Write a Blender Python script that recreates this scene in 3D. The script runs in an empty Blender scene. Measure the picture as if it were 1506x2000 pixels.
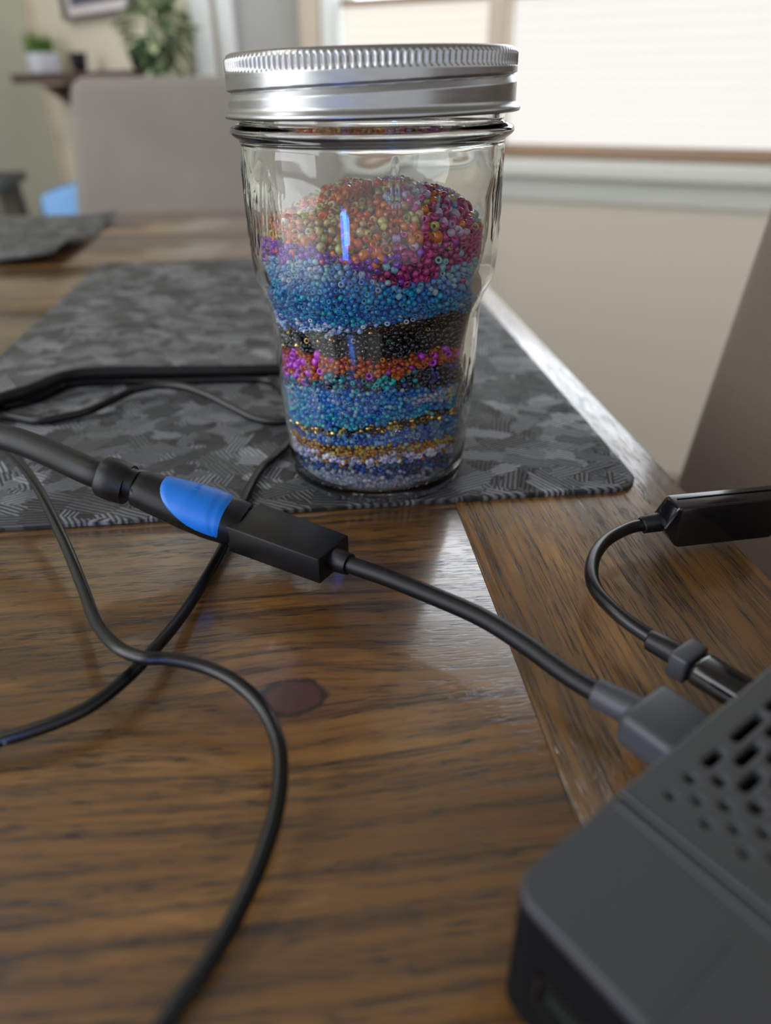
import bpy, bmesh, math, random
import numpy as np
from mathutils import Vector, Matrix, noise

C = bpy.context.scene.collection
PI = math.pi

# ------------------------------------------------------------------ camera
PITCH, ROLL, CAM_Z = math.radians(30.96), math.radians(0.6), 0.130
fwd = Vector((0, math.cos(PITCH), -math.sin(PITCH)))
r0 = Vector((1, 0, 0)); u0 = r0.cross(fwd)
right = r0 * math.cos(ROLL) - (-u0) * math.sin(ROLL) * -1
upv = u0 * math.cos(ROLL) + r0 * math.sin(ROLL)
right = r0 * math.cos(ROLL) - u0 * math.sin(ROLL)
cam_d = bpy.data.cameras.new('camera'); cam = bpy.data.objects.new('camera', cam_d); C.objects.link(cam)
M = Matrix((right, upv, -fwd)).transposed().to_4x4(); M.translation = Vector((0, 0, CAM_Z))
cam.matrix_world = M
cam_d.sensor_fit = 'VERTICAL'; cam_d.sensor_height = 36; cam_d.sensor_width = 36
cam_d.lens = 25.2
cam_d.clip_start = 0.005; cam_d.clip_end = 50
cam_d.dof.use_dof = True; cam_d.dof.focus_distance = 0.212; cam_d.dof.aperture_fstop = 7.0
bpy.context.scene.camera = cam

# ------------------------------------------------------------------ world, lights, exposure
SHADE_EMIT, PANE_EMIT = 1.12, 4.8
w = bpy.data.worlds.new('room_light'); bpy.context.scene.world = w; w.use_nodes = True
bg = w.node_tree.nodes['Background']; bg.inputs[0].default_value = (0.95, 0.98, 1.0, 1); bg.inputs[1].default_value = 1.0
def area(name, loc, target, sx, sy, power, col):
    l = bpy.data.lights.new(name, 'AREA'); l.shape = 'RECTANGLE'; l.size = sx; l.size_y = sy; l.energy = power; l.color = col
    o = bpy.data.objects.new(name, l); C.objects.link(o); o.location = loc
    o.rotation_euler = (Vector(target) - Vector(loc)).to_track_quat('-Z', 'Y').to_euler()
    return o
# daylight from the window behind the photographer's left shoulder
area('daylight_from_rear_window', (-1.7, -0.35, 0.75), (0, 0.25, 0.0), 1.8, 1.6, 44, (0.93, 0.97, 1.0))
# added fill light beyond the upper left of the frame, brightens the background walls
area('left_wall_fill', (-1.1, 0.7, 1.55), (-1.1, 2.0, 0.1), 0.35, 0.35, 9, (1.0, 0.96, 0.9))
# small blue status lamp of the device on the near side of the table
l = bpy.data.lights.new('blue_status_lamp', 'AREA'); l.shape = 'RECTANGLE'; l.size = 0.024; l.size_y = 0.03; l.energy = 0.08; l.color = (0.05, 0.22, 1.0)
lo = bpy.data.objects.new('blue_status_lamp', l); C.objects.link(lo); lo.location = (-0.105, -0.01, 0.055)
lo.rotation_euler = (Vector((-0.01, 0.21, 0.07)) - lo.location).to_track_quat('-Z', 'Y').to_euler()
vs = bpy.context.scene.view_settings
bpy.context.scene.display_settings.display_device = 'sRGB'
vs.view_transform = 'Standard'; vs.look = 'None'; vs.gamma = 1; vs.use_curve_mapping = False; vs.exposure = 0.0

random.seed(7); rng = np.random.default_rng(11)

# ------------------------------------------------------------------ helpers
def lin(c):
    r = []
    for v in c:
        v /= 255.0
        r.append(v / 12.92 if v <= 0.04045 else ((v + 0.055) / 1.055) ** 2.4)
    return (*r, 1.0)

class NT:
    def __init__(s, name):
        s.m = bpy.data.materials.new(name); s.m.use_nodes = True
        s.t = s.m.node_tree; s.p = s.t.nodes['Principled BSDF']; s.out = s.t.nodes['Material Output']
    def n(s, typ, **kw):
        nd = s.t.nodes.new(typ)
        for k, v in kw.items(): setattr(nd, k, v)
        return nd
    def l(s, a, b): s.t.links.new(a, b)
    def math(s, op, a, b=None, clamp=False):
        nd = s.n('ShaderNodeMath', operation=op, use_clamp=clamp)
        for i, v in enumerate((a, b)):
            if v is None: continue
            if hasattr(v, 'links'): s.l(v, nd.inputs[i])
            else: nd.inputs[i].default_value = v
        return nd.outputs[0]
    def mix(s, f, a, b):
        nd = s.n('ShaderNodeMix', data_type='RGBA')
        for i, v in ((0, f), (6, a), (7, b)):
            if hasattr(v, 'links'): s.l(v, nd.inputs[i])
            else: nd.inputs[i].default_value = v
        return nd.outputs[2]
    def noise(s, vec, scale, detail=2, rough=0.5, dist=0.0):
        nd = s.n('ShaderNodeTexNoise'); nd.inputs['Scale'].default_value = scale
        nd.inputs['Detail'].default_value = detail; nd.inputs['Roughness'].default_value = rough; nd.inputs['Distortion'].default_value = dist
        s.l(vec, nd.inputs['Vector']); return nd.outputs['Fac']
    def ramp(s, fac, a, b):
        nd = s.n('ShaderNodeMapRange'); nd.inputs[1].default_value = a; nd.inputs[2].default_value = b
        s.l(fac, nd.inputs[0]); return nd.outputs[0]
    def bump(s, h, strength, dist):
        nd = s.n('ShaderNodeBump'); nd.inputs['Strength'].default_value = strength; nd.inputs['Distance'].default_value = dist
        s.l(h, nd.inputs['Height']); s.l(nd.outputs[0], s.p.inputs['Normal']); return nd
    def coord(s, scale=(1, 1, 1), kind='Object'):
        tc = s.n('ShaderNodeTexCoord'); mp = s.n('ShaderNodeMapping'); mp.inputs['Scale'].default_value = scale
        s.l(tc.outputs[kind], mp.inputs[0]); return mp.outputs[0]

def simple(name, col, rough=0.5, metal=0.0, nscale=0, namp=0.12, bump=0.0, bdist=0.0005, **kw):
    t = NT(name); p = t.p
    c = lin(col)
    p.inputs['Roughness'].default_value = rough; p.inputs['Metallic'].default_value = metal
    if nscale:
        f = t.noise(t.coord(), nscale, 4, 0.6)
        d = tuple(v * (1 - namp) for v in c[:3]) + (1,); e = tuple(min(1, v * (1 + namp)) for v in c[:3]) + (1,)
        t.l(t.mix(f, d, e), p.inputs['Base Color'])
        if bump: t.bump(f, bump, bdist)
    else: p.inputs['Base Color'].default_value = c
    for k, v in kw.items(): p.inputs[k.replace('_', ' ')].default_value = v
    return t.m

def meshobj(name, verts, faces, mat, parent=None, smooth=True, sharp=None):
    me = bpy.data.meshes.new(name)
    me.from_pydata([tuple(v) for v in verts], [], [tuple(int(i) for i in f) for f in faces]); me.validate()
    if mat: me.materials.append(mat)
    if smooth: me.polygons.foreach_set('use_smooth', [True] * len(me.polygons))
    if sharp is not None:
        bm = bmesh.new(); bm.from_mesh(me)
        for e in bm.edges:
            if len(e.link_faces) == 2 and e.calc_face_angle(0) > sharp: e.smooth = False
        bm.to_mesh(me); bm.free()
    o = bpy.data.objects.new(name, me); C.objects.link(o)
    if parent: o.parent = parent
    return o
def bmobj(name, bm, mat, parent=None, sharp=0.6):
    bmesh.ops.recalc_face_normals(bm, faces=bm.faces)
    me = bpy.data.meshes.new(name)
    for f in bm.faces: f.smooth = True
    for e in bm.edges:
        if len(e.link_faces) == 2 and e.calc_face_angle(0) > sharp: e.smooth = False
    bm.to_mesh(me); bm.free(); me.materials.append(mat)
    o = bpy.data.objects.new(name, me); C.objects.link(o)
    if parent: o.parent = parent
    return o
def tag(o, label, cat, group=None, kind=None):
    o['label'] = label; o['category'] = cat
    if group: o['group'] = group
    if kind: o['kind'] = kind
    return o
def empty(name, loc=(0, 0, 0), rz=0.0):
    o = bpy.data.objects.new(name, None); C.objects.link(o); o.location = loc; o.rotation_euler = (0, 0, rz); o.empty_display_size = 0.02
    return o
def structure(o): o['kind'] = 'structure'; return o

def box(bm, lo, hi, bev=0.0, seg=2, mat=None):
    m = bmesh.ops.create_cube(bm, size=1)['verts']
    c = [(a + b) / 2 for a, b in zip(lo, hi)]; d = [b - a for a, b in zip(lo, hi)]
    for v in m: v.co = Vector((v.co.x * d[0] + c[0], v.co.y * d[1] + c[1], v.co.z * d[2] + c[2]))
    if bev:
        es = list({e for v in m for e in v.link_edges})
        r = bmesh.ops.bevel(bm, geom=es, offset=bev, segments=seg, affect='EDGES', profile=0.5)
        m = r['verts']
    if mat is not None: bmesh.ops.transform(bm, matrix=mat, verts=[v for v in m])
    return m
def boxobj(name, lo, hi, mat, parent=None, bev=0.0, seg=2):
    bm = bmesh.new(); box(bm, lo, hi, bev, seg); return bmobj(name, bm, mat, parent)

def catmull(pts, n=8):
    P = [Vector(p) for p in pts]; P = [2 * P[0] - P[1]] + P + [2 * P[-1] - P[-2]]; out = []
    for i in range(1, len(P) - 2):
        a, b, c, d = P[i - 1:i + 3]
        for k in range(n):
            t = k / n
            out.append(0.5 * ((2 * b) + (c - a) * t + (2 * a - 5 * b + 4 * c - d) * t * t + (3 * b - a - 3 * c + d) * t ** 3))
    out.append(P[-2]); return out
def tube(pts, rad, sides=14):
    """swept tube, radius a number or one per point"""
    P = [Vector(p) for p in pts]; V = []; F = []
    t0 = (P[1] - P[0]).normalized(); nrm = t0.cross(Vector((0, 0, 1)))
    if nrm.length < 1e-4: nrm = Vector((1, 0, 0))
    nrm.normalize()
    for i, p in enumerate(P):
        t = (P[min(i + 1, len(P) - 1)] - P[max(i - 1, 0)]).normalized()
        nrm = (nrm - t * nrm.dot(t)).normalized(); b = t.cross(nrm)
        r = rad[i] if hasattr(rad, '__len__') else rad
        for k in range(sides):
            a = 2 * PI * k / sides; V.append(p + (nrm * math.cos(a) + b * math.sin(a)) * r)
    for i in range(len(P) - 1):
        for k in range(sides):
            k2 = (k + 1) % sides; F.append((i * sides + k, i * sides + k2, (i + 1) * sides + k2, (i + 1) * sides + k))
    F.append(tuple(range(sides))[::-1]); F.append(tuple((len(P) - 1) * sides + k for k in range(sides)))
    return V, F
def lathe(prof, n, loc=(0, 0, 0)):
    V = []; F = []
    for r, z in prof:
        for k in range(n):
            a = 2 * PI * k / n; V.append((loc[0] + r * math.cos(a), loc[1] + r * math.sin(a), loc[2] + z))
    for i in range(len(prof) - 1):
        for k in range(n):
            k2 = (k + 1) % n; F.append((i * n + k, i * n + k2, (i + 1) * n + k2, (i + 1) * n + k))
    F.append(tuple(range(n))[::-1]); F.append(tuple((len(prof) - 1) * n + k for k in range(n)))
    return V, F
def loft(rings, n=36):
    """rings: (centre, axis_b, axis_c, half_b, half_c, exponent)"""
    V = []; F = []
    for c, b, z, hb, hc, ex in rings:
        for k in range(n):
            a = 2 * PI * k / n; ca, sa = math.cos(a), math.sin(a)
            V.append(c + b * hb * math.copysign(abs(ca) ** (2 / ex), ca) + z * hc * math.copysign(abs(sa) ** (2 / ex), sa))
    for i in range(len(rings) - 1):
        for k in range(n):
            k2 = (k + 1) % n; F.append((i * n + k, i * n + k2, (i + 1) * n + k2, (i + 1) * n + k))
    F.append(tuple(range(n))[::-1]); F.append(tuple((len(rings) - 1) * n + k for k in range(n)))
    return V, F
def plate(name, outline, holes, z, half, bevel, mat, parent):
    """flat plate with holes, from a filled 2D curve"""
    cu = bpy.data.curves.new(name, 'CURVE'); cu.dimensions = '2D'; cu.fill_mode = 'BOTH'
    cu.extrude = half - bevel; cu.bevel_depth = bevel; cu.bevel_resolution = 3; cu.offset = -bevel
    for pts in [outline] + holes:
        s = cu.splines.new('POLY'); s.points.add(len(pts) - 1); s.use_cyclic_u = True
        for i, p in enumerate(pts): s.points[i].co = (p[0], p[1], 0, 1)
    tmp = bpy.data.objects.new('tmp', cu); C.objects.link(tmp)
    bpy.context.view_layer.update()
    me = bpy.data.meshes.new_from_object(tmp.evaluated_get(bpy.context.evaluated_depsgraph_get()))
    bpy.data.objects.remove(tmp); bpy.data.curves.remove(cu)
    me.materials.clear(); me.materials.append(mat); me.name = name
    o = bpy.data.objects.new(name, me); C.objects.link(o); o.location = (0, 0, z); o.parent = parent
    return o
def rrect(x0, y0, x1, y1, r, n=6, corners=(1, 1, 1, 1)):
    pts = []
    for (cx, cy, a0, on) in ((x1, y1, 0, corners[0]), (x0, y1, 90, corners[1]), (x0, y0, 180, corners[2]), (x1, y0, 270, corners[3])):
        rr = r if on else 0.0003
        sx = cx - rr if cx == x1 else cx + rr; sy = cy - rr if cy == y1 else cy + rr
        for k in range(n + 1):
            a = math.radians(a0 + 90 * k / n); pts.append((sx + rr * math.cos(a), sy + rr * math.sin(a)))
    return pts

# ------------------------------------------------------------------ materials of the room
def wall_mat(name, col):
    t = NT(name); f = t.noise(t.coord(), 90, 3); c = lin(col)
    t.l(t.mix(f, tuple(v * .96 for v in c[:3]) + (1,), c), t.p.inputs['Base Color']); t.p.inputs['Roughness'].default_value = 0.85
    t.bump(f, 0.15, 0.001); return t.m
def fabric_mat(name, col, amp=0.22):
    t = NT(name); c = lin(col); v = t.coord()
    big = t.noise(v, 9, 3); fine = t.noise(v, 420, 2); tc = t.coord((900, 900, 120))
    weave = t.noise(tc, 1, 1)
    a = t.mix(big, tuple(x * (1 - amp) for x in c[:3]) + (1,), tuple(x * (1 + amp) for x in c[:3]) + (1,))
    b = t.mix(t.math('MULTIPLY', t.math('ADD', fine, weave), 0.35), a, (c[0] * .55, c[1] * .55, c[2] * .55, 1))
    t.l(b, t.p.inputs['Base Color']); t.p.inputs['Roughness'].default_value = 0.95
    t.p.inputs['Sheen Weight'].default_value = 0.15
    t.bump(fine, 0.4, 0.001); return t.m
M_wall = wall_mat('wall_paint_greige', (204, 197, 183))
M_wall_shaded = wall_mat('wall_paint_shaded', (178, 178, 176))  # greyer wall paint: the shade on the turned-away wall, as colour
M_wall_s = wall_mat('wall_paint_sage', (212, 214, 202))
M_wall_h = wall_mat('wall_paint_cream', (216, 208, 190))
M_white = simple('white_trim_paint', (236, 240, 240), 0.4, nscale=30, namp=0.03)
M_sill = simple('sill_paint', (206, 208, 202), 0.45, nscale=30, namp=0.03)
M_casing = simple('casing_paint', (205, 190, 172), 0.5, nscale=30, namp=0.04)
M_rail = simple('shade_rail_wood', (150, 122, 100), 0.5, nscale=40, namp=0.1)
M_ceil = simple('floor_carpet', (150, 138, 122), 0.95, nscale=300, namp=0.25, bump=0.6, bdist=0.004)
def emit_mat(name, col, strength, nsc=None):
    t = NT(name); p = t.p
    p.inputs['Base Color'].default_value = (0.2, 0.19, 0.18, 1); p.inputs['Roughness'].default_value = 0.9
    c = tuple(col) + (1,)
    if nsc:
        f = t.noise(t.coord((0.6, 1, 1)), nsc, 3)
        t.l(t.mix(f, tuple(v * 0.95 for v in col) + (1,), c), p.inputs['Emission Color'])
    else: p.inputs['Emission Color'].default_value = c
    p.inputs['Emission Strength'].default_value = strength; return t.m
M_shade_l = emit_mat('backlit_shade_cream', (0.74, 0.70, 0.62), SHADE_EMIT, 6)
M_shade_r = emit_mat('backlit_shade_white', (0.72, 0.70, 0.67), SHADE_EMIT, 6)
M_pane = emit_mat('bright_sky_pane', (0.86, 0.93, 1.0), PANE_EMIT)

# ------------------------------------------------------------------ the room
def wallframe(origin, d):
    """matrix: local x along the wall, y away from the room, z up"""
    d = Vector((d[0], d[1], 0)).normalized(); n = Vector((-d.y, d.x, 0))
    m = Matrix((d, n, Vector((0, 0, 1)))).transposed().to_4x4(); m.translation = Vector(origin); return m
FLOOR, TOP = -0.76, 1.65
bm = bmesh.new(); box(bm, (-3.4, -1.6, FLOOR - 0.1), (2.2, 3.6, FLOOR)); structure(bmobj('floor', bm, M_ceil))
bm = bmesh.new(); box(bm, (-3.4, -1.3, TOP), (2.2, 3.6, TOP + 0.1)); structure(bmobj('ceiling', bm, wall_mat('ceiling_paint', (176, 172, 164))))

# window wall: x runs to the right along the wall, origin at its left corner
WM = wallframe((-0.19, 2.12, 0), (0.899, -0.438))
def wbox(name, lo, hi, mat, parent=None, bev=0.0, mtx=WM):
    bm = bmesh.new(); box(bm, lo, hi, bev)
    o = bmobj(name, bm, mat, parent)
    if parent is None: o.matrix_world = mtx
    return o
SILL = -0.025
def window_wall():
    bm = bmesh.new()
    box(bm, (0, 0, FLOOR), (2.6, 0.12, SILL - 0.02)); box(bm, (0, 0, 1.12), (2.6, 0.12, TOP))
    box(bm, (0, 0, SILL - 0.02), (0.02, 0.12, 1.12)); box(bm, (1.30, 0, SILL - 0.02), (2.6, 0.12, 1.12))
    o = bmobj('wall_window', bm, M_wall); o.matrix_world = WM; structure(o)
window_wall()
structure(wbox('trim_1', (-0.01, -0.075, SILL - 0.032), (1.36, 0.05, SILL), M_sill, bev=0.006)); 
structure(wbox('trim_2', (0.0, -0.018, SILL - 0.088), (1.34, 0.0, SILL - 0.033), M_sill, bev=0.004))
structure(wbox('trim_3', (0.0, -0.02, SILL), (0.055, 0.1, 1.12), M_casing, bev=0.004))
structure(wbox('trim_4', (1.27, -0.02, SILL), (1.33, 0.1, 1.12), M_casing, bev=0.004))
def shade_mesh(name, x0, x1, z0, z1, mat, parent):
    V = []; F = []; n = int((z1 - z0) / 0.011)
    for i in range(n + 1):
        z = z0 + (z1 - z0) * i / n; y = 0.028 + (0.006 if i % 2 else 0.0)
        V += [(x0, y, z), (x1, y, z), (x0, y + 0.004, z), (x1, y + 0.004, z)]
    for i in range(n):
        a, b = i * 4, (i + 1) * 4
        F += [(a, a + 1, b + 1, b), (a + 2, b + 2, b + 3, a + 3), (a, b, b + 2, a + 2), (a + 1, a + 3, b + 3, b + 1)]
    return meshobj(name, V, F, mat, parent, smooth=False)
def window(nr, x0, x1, mat, upper=None):
    fr = bmesh.new()
    for lo, hi in (((x0, 0.05, SILL), (x0 + .028, .09, 1.12)), ((x1 - .028, .05, SILL), (x1, .09, 1.12)), ((x0, .05, SILL), (x1, .09, SILL + .03)),
                   ((x0, .05, 1.09), (x1, .09, 1.12)), ((x0, .05, .62), (x1, .09, .65))): box(fr, lo, hi, 0.003)
    o = bmobj('window_%d' % nr, fr, M_white); o.matrix_world = WM; structure(o)
    boxobj('pane', (x0 + .028, .066, SILL + .03), (x1 - .028, .072, 1.09), M_pane, o)
    shade_mesh('shade', x0 + .012, x1 - .006, SILL + .026, 0.285, mat, o)
    if upper: shade_mesh('upper_shade', upper, x1 - .006, 0.52 if nr == 1 else 0.80, 1.09, mat, o)
    boxobj('bottom_rail', (x0 + .01, .018, SILL + .001), (x1 - .004, .042, SILL + .027), M_rail, o, 0.004)
    boxobj('top_rail', (x0 + .01, .018, 0.285), (x1 - .004, .042, 0.30), M_rail, o, 0.004)
    return o
window(1, 0.085, 0.475, M_shade_l, 0.097)
window(2, 0.515, 1.255, M_shade_r, 0.568)
structure(wbox('trim_5', (0.055, -0.008, SILL), (0.085, 0.1, 1.12), M_white, bev=0.003))
structure(wbox('trim_6', (0.475, 0.0, SILL), (0.515, 0.1, 1.12), M_casing, bev=0.004))
# short wall, shade put into its grey colour, with the white door casings, then the shelf wall running away to the left
SM = wallframe((-0.438, 1.99, 0), (0.248, 0.13))
structure(wbox('wall_corner', (0.10, 0, FLOOR), (0.29, 0.12, TOP), M_wall_shaded, mtx=SM))
structure(wbox('trim_7', (0.0, -0.02, FLOOR), (0.047, 0.12, TOP), M_white, bev=0.004, mtx=SM))
structure(wbox('trim_8', (0.047, 0.0, FLOOR), (0.063, 0.12, TOP), M_casing, mtx=SM))
structure(wbox('trim_9', (0.063, -0.02, FLOOR), (0.10, 0.12, TOP), M_white, bev=0.004, mtx=SM))
HM = wallframe((-1.057, 2.63, 0), (0.695, -0.719))
structure(wbox('wall_shelf', (0.0, 0, FLOOR), (0.885, 0.12, TOP), M_wall_h, mtx=HM))
structure(wbox('corner_shading', (0.0, -0.012, FLOOR), (0.03, 0.0, TOP), M_casing, mtx=HM, bev=0.003))  # darker strip standing in for the shading in the wall corner
LM = wallframe((-1.45, 1.65, 0), (0.393, 0.98))
structure(wbox('wall_left', (-1.6, 0, FLOOR), (1.056, 0.12, TOP), M_wall_s, mtx=LM))

# ------------------------------------------------------------------ table
TA = math.radians(6.0)
def rf(r, f, z=0.0): return Vector((r * math.cos(TA) - f * math.sin(TA), r * math.sin(TA) + f * math.cos(TA), z))
def wood_mat(name, axis, knot=None):
    """axis = 0: grain along local x, 1: along local y"""
    t = NT(name); p = t.p
    def sc(a, b): return (a, b, b) if axis == 0 else (b, a, b)
    info = t.n('ShaderNodeObjectInfo'); tc = t.n('ShaderNodeTexCoord'); off = t.n('ShaderNodeVectorMath', operation='MULTIPLY_ADD')
    rnd = t.n('ShaderNodeCombineXYZ'); t.l(info.outputs['Random'], rnd.inputs[0]); t.l(info.outputs['Random'], rnd.inputs[1]); t.l(info.outputs['Random'], rnd.inputs[2])
    t.l(rnd.outputs[0], off.inputs[0]); off.inputs[1].default_value = (3.1, 7.3, 5.7); t.l(tc.outputs['Object'], off.inputs[2])
    base = off.outputs[0]
    if knot:
        # bend the grain around the knot
        sub = t.n('ShaderNodeVectorMath', operation='SUBTRACT'); t.l(tc.outputs['Object'], sub.inputs[0]); sub.inputs[1].default_value = knot
        ml = t.n('ShaderNodeVectorMath', operation='MULTIPLY'); t.l(sub.outputs[0], ml.inputs[0]); ml.inputs[1].default_value = (0.85, 1.15, 0)
        ln = t.n('ShaderNodeVectorMath', operation='LENGTH'); t.l(ml.outputs[0], ln.inputs[0]); dist = ln.outputs['Value']
        fall = t.math('POWER', 2.718, t.math('MULTIPLY', dist, -55.0))
        push = t.n('ShaderNodeVectorMath', operation='SCALE'); t.l(sub.outputs[0], push.inputs[0]); t.l(t.math('MULTIPLY', fall, -0.8), push.inputs['Scale'])
        ad = t.n('ShaderNodeVectorMath', operation='ADD'); t.l(base, ad.inputs[0]); t.l(push.outputs[0], ad.inputs[1]); base = ad.outputs[0]
    def mp(a, b):
        m = t.n('ShaderNodeMapping'); m.inputs['Scale'].default_value = sc(a, b); t.l(base, m.inputs[0]); return m.outputs[0]
    broad = t.noise(mp(5, 34), 1.0, 3, 0.55, 0.6)
    streak = t.noise(mp(13, 300 if axis == 0 else 420), 1.0, 4, 0.65, 0.4)
    pore = t.noise(mp(140 if axis == 0 else 85, 1900), 1.0, 2, 0.5, 0.3)
    blotch = t.noise(mp(22, 60), 1.0, 3, 0.6)
    c = t.mix(t.ramp(broad, 0.3, 0.72), lin((70, 46, 20)), lin((128, 88, 38)))
    c = t.mix(t.ramp(blotch, 0.55, 0.8), c, lin((152, 108, 50)))
    c = t.mix(t.math('MULTIPLY', t.ramp(streak, 0.46, 0.66), 0.85), c, lin((40, 25, 13)))
    pm = t.math('MULTIPLY', t.ramp(pore, 0.53, 0.62), t.ramp(streak, 0.38, 0.56))
    c = t.mix(t.math('MULTIPLY', pm, 0.92), c, lin((20, 12, 6)))
    if knot:
        nz = t.noise(tc.outputs['Object'], 260, 3)
        e = t.math('ADD', dist, t.math('MULTIPLY', nz, 0.0035))
        core = t.math('SUBTRACT', 1.0, t.ramp(e, 0.0078, 0.0092))
        c = t.mix(t.math('MULTIPLY', t.math('SUBTRACT', 1.0, t.ramp(e, 0.006, 0.026)), 0.45), c, lin((104, 60, 24)))
        c = t.mix(core, c, t.mix(nz, lin((70, 38, 20)), lin((84, 48, 26))))
        rim = t.math('MULTIPLY', t.ramp(e, 0.0072, 0.0084), t.math('SUBTRACT', 1.0, t.ramp(e, 0.0086, 0.0098)))
        c = t.mix(t.math('MULTIPLY', rim, 0.9), c, lin((22, 12, 8)))
    t.l(c, p.inputs['Base Color'])
    p.inputs['Roughness'].default_value = 0.42
    p.inputs['Coat Weight'].default_value = 1.0; p.inputs['Coat IOR'].default_value = 1.55
    t.l(t.ramp(t.noise(tc.outputs['Object'], 45, 3), 0.2, 0.9), p.inputs['Coat Roughness'])
    mr = t.n('ShaderNodeMapRange'); mr.inputs[3].default_value = 0.07; mr.inputs[4].default_value = 0.2
    t.l(t.noise(tc.outputs['Object'], 30, 3), mr.inputs[0]); t.l(mr.outputs[0], p.inputs['Coat Roughness'])
    h = t.math('SUBTRACT', t.math('MULTIPLY', streak, 0.25), pm)
    t.bump(h, 0.5 if axis == 0 else 0.8, 0.0003)
    b = t.n('ShaderNodeBump'); b.inputs['Strength'].default_value = .14 if axis == 0 else .3; b.inputs['Distance'].default_value = 0.0003; t.l(h, b.inputs['Height'])
    t.l(b.outputs[0], p.inputs['Coat Normal'])
    return t.m
KN = Vector((-0.0236 * math.cos(TA) + 0.1283 * math.sin(TA), 0.1283 * math.cos(TA) + 0.0236 * math.sin(TA), 0))
M_wood = wood_mat('stained_walnut_planks', 0); M_woodk = wood_mat('stained_walnut_knotty', 0, KN); M_woodb = wood_mat('stained_walnut_end_board', 1)
M_wood_leg = simple('stained_table_leg', (70, 44, 26), 0.35, nscale=60, namp=0.3)
table = empty('dining_table', (0, 0, 0), TA)
tag(table, 'glossy brown stained wooden dining table under the jar, cables and mats', 'table')
def plank(x0, x1, y0, y1, mat):
    bm = bmesh.new(); box(bm, (x0, y0, -0.034), (x1, y1, 0.0), 0.00012 if x1 < .1 else 0.0006, 2); return bmobj('plank', bm, mat, table)
ys = [-0.13, 0.012, 0.2155, 0.36, 0.505, 0.645, 0.79, 0.935]
for i in range(7): plank(-1.05, 0.0480, ys[i] + 0.00005, ys[i + 1] - 0.00005, M_woodk if i == 1 else M_wood)
plank(0.04805, 0.1337, -0.13, 0.935, M_woodb)
apr = bmesh.new()
for lo, hi in (((-.98, -.08, -.115), (.07, -.06, -.034)), ((-.98, .865, -.115), (.07, .885, -.034)), ((.05, -.06, -.115), (.07, .865, -.034)), ((-.98, -.06, -.115), (-.96, .865, -.034))): box(apr, lo, hi)
bmobj('apron', apr, M_wood_leg, table)
for x in (-.99, .03):
    for y in (-.09, .845): boxobj('leg', (x, y, FLOOR), (x + .055, y + .055, -.034), M_wood_leg, table, 0.003)

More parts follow.
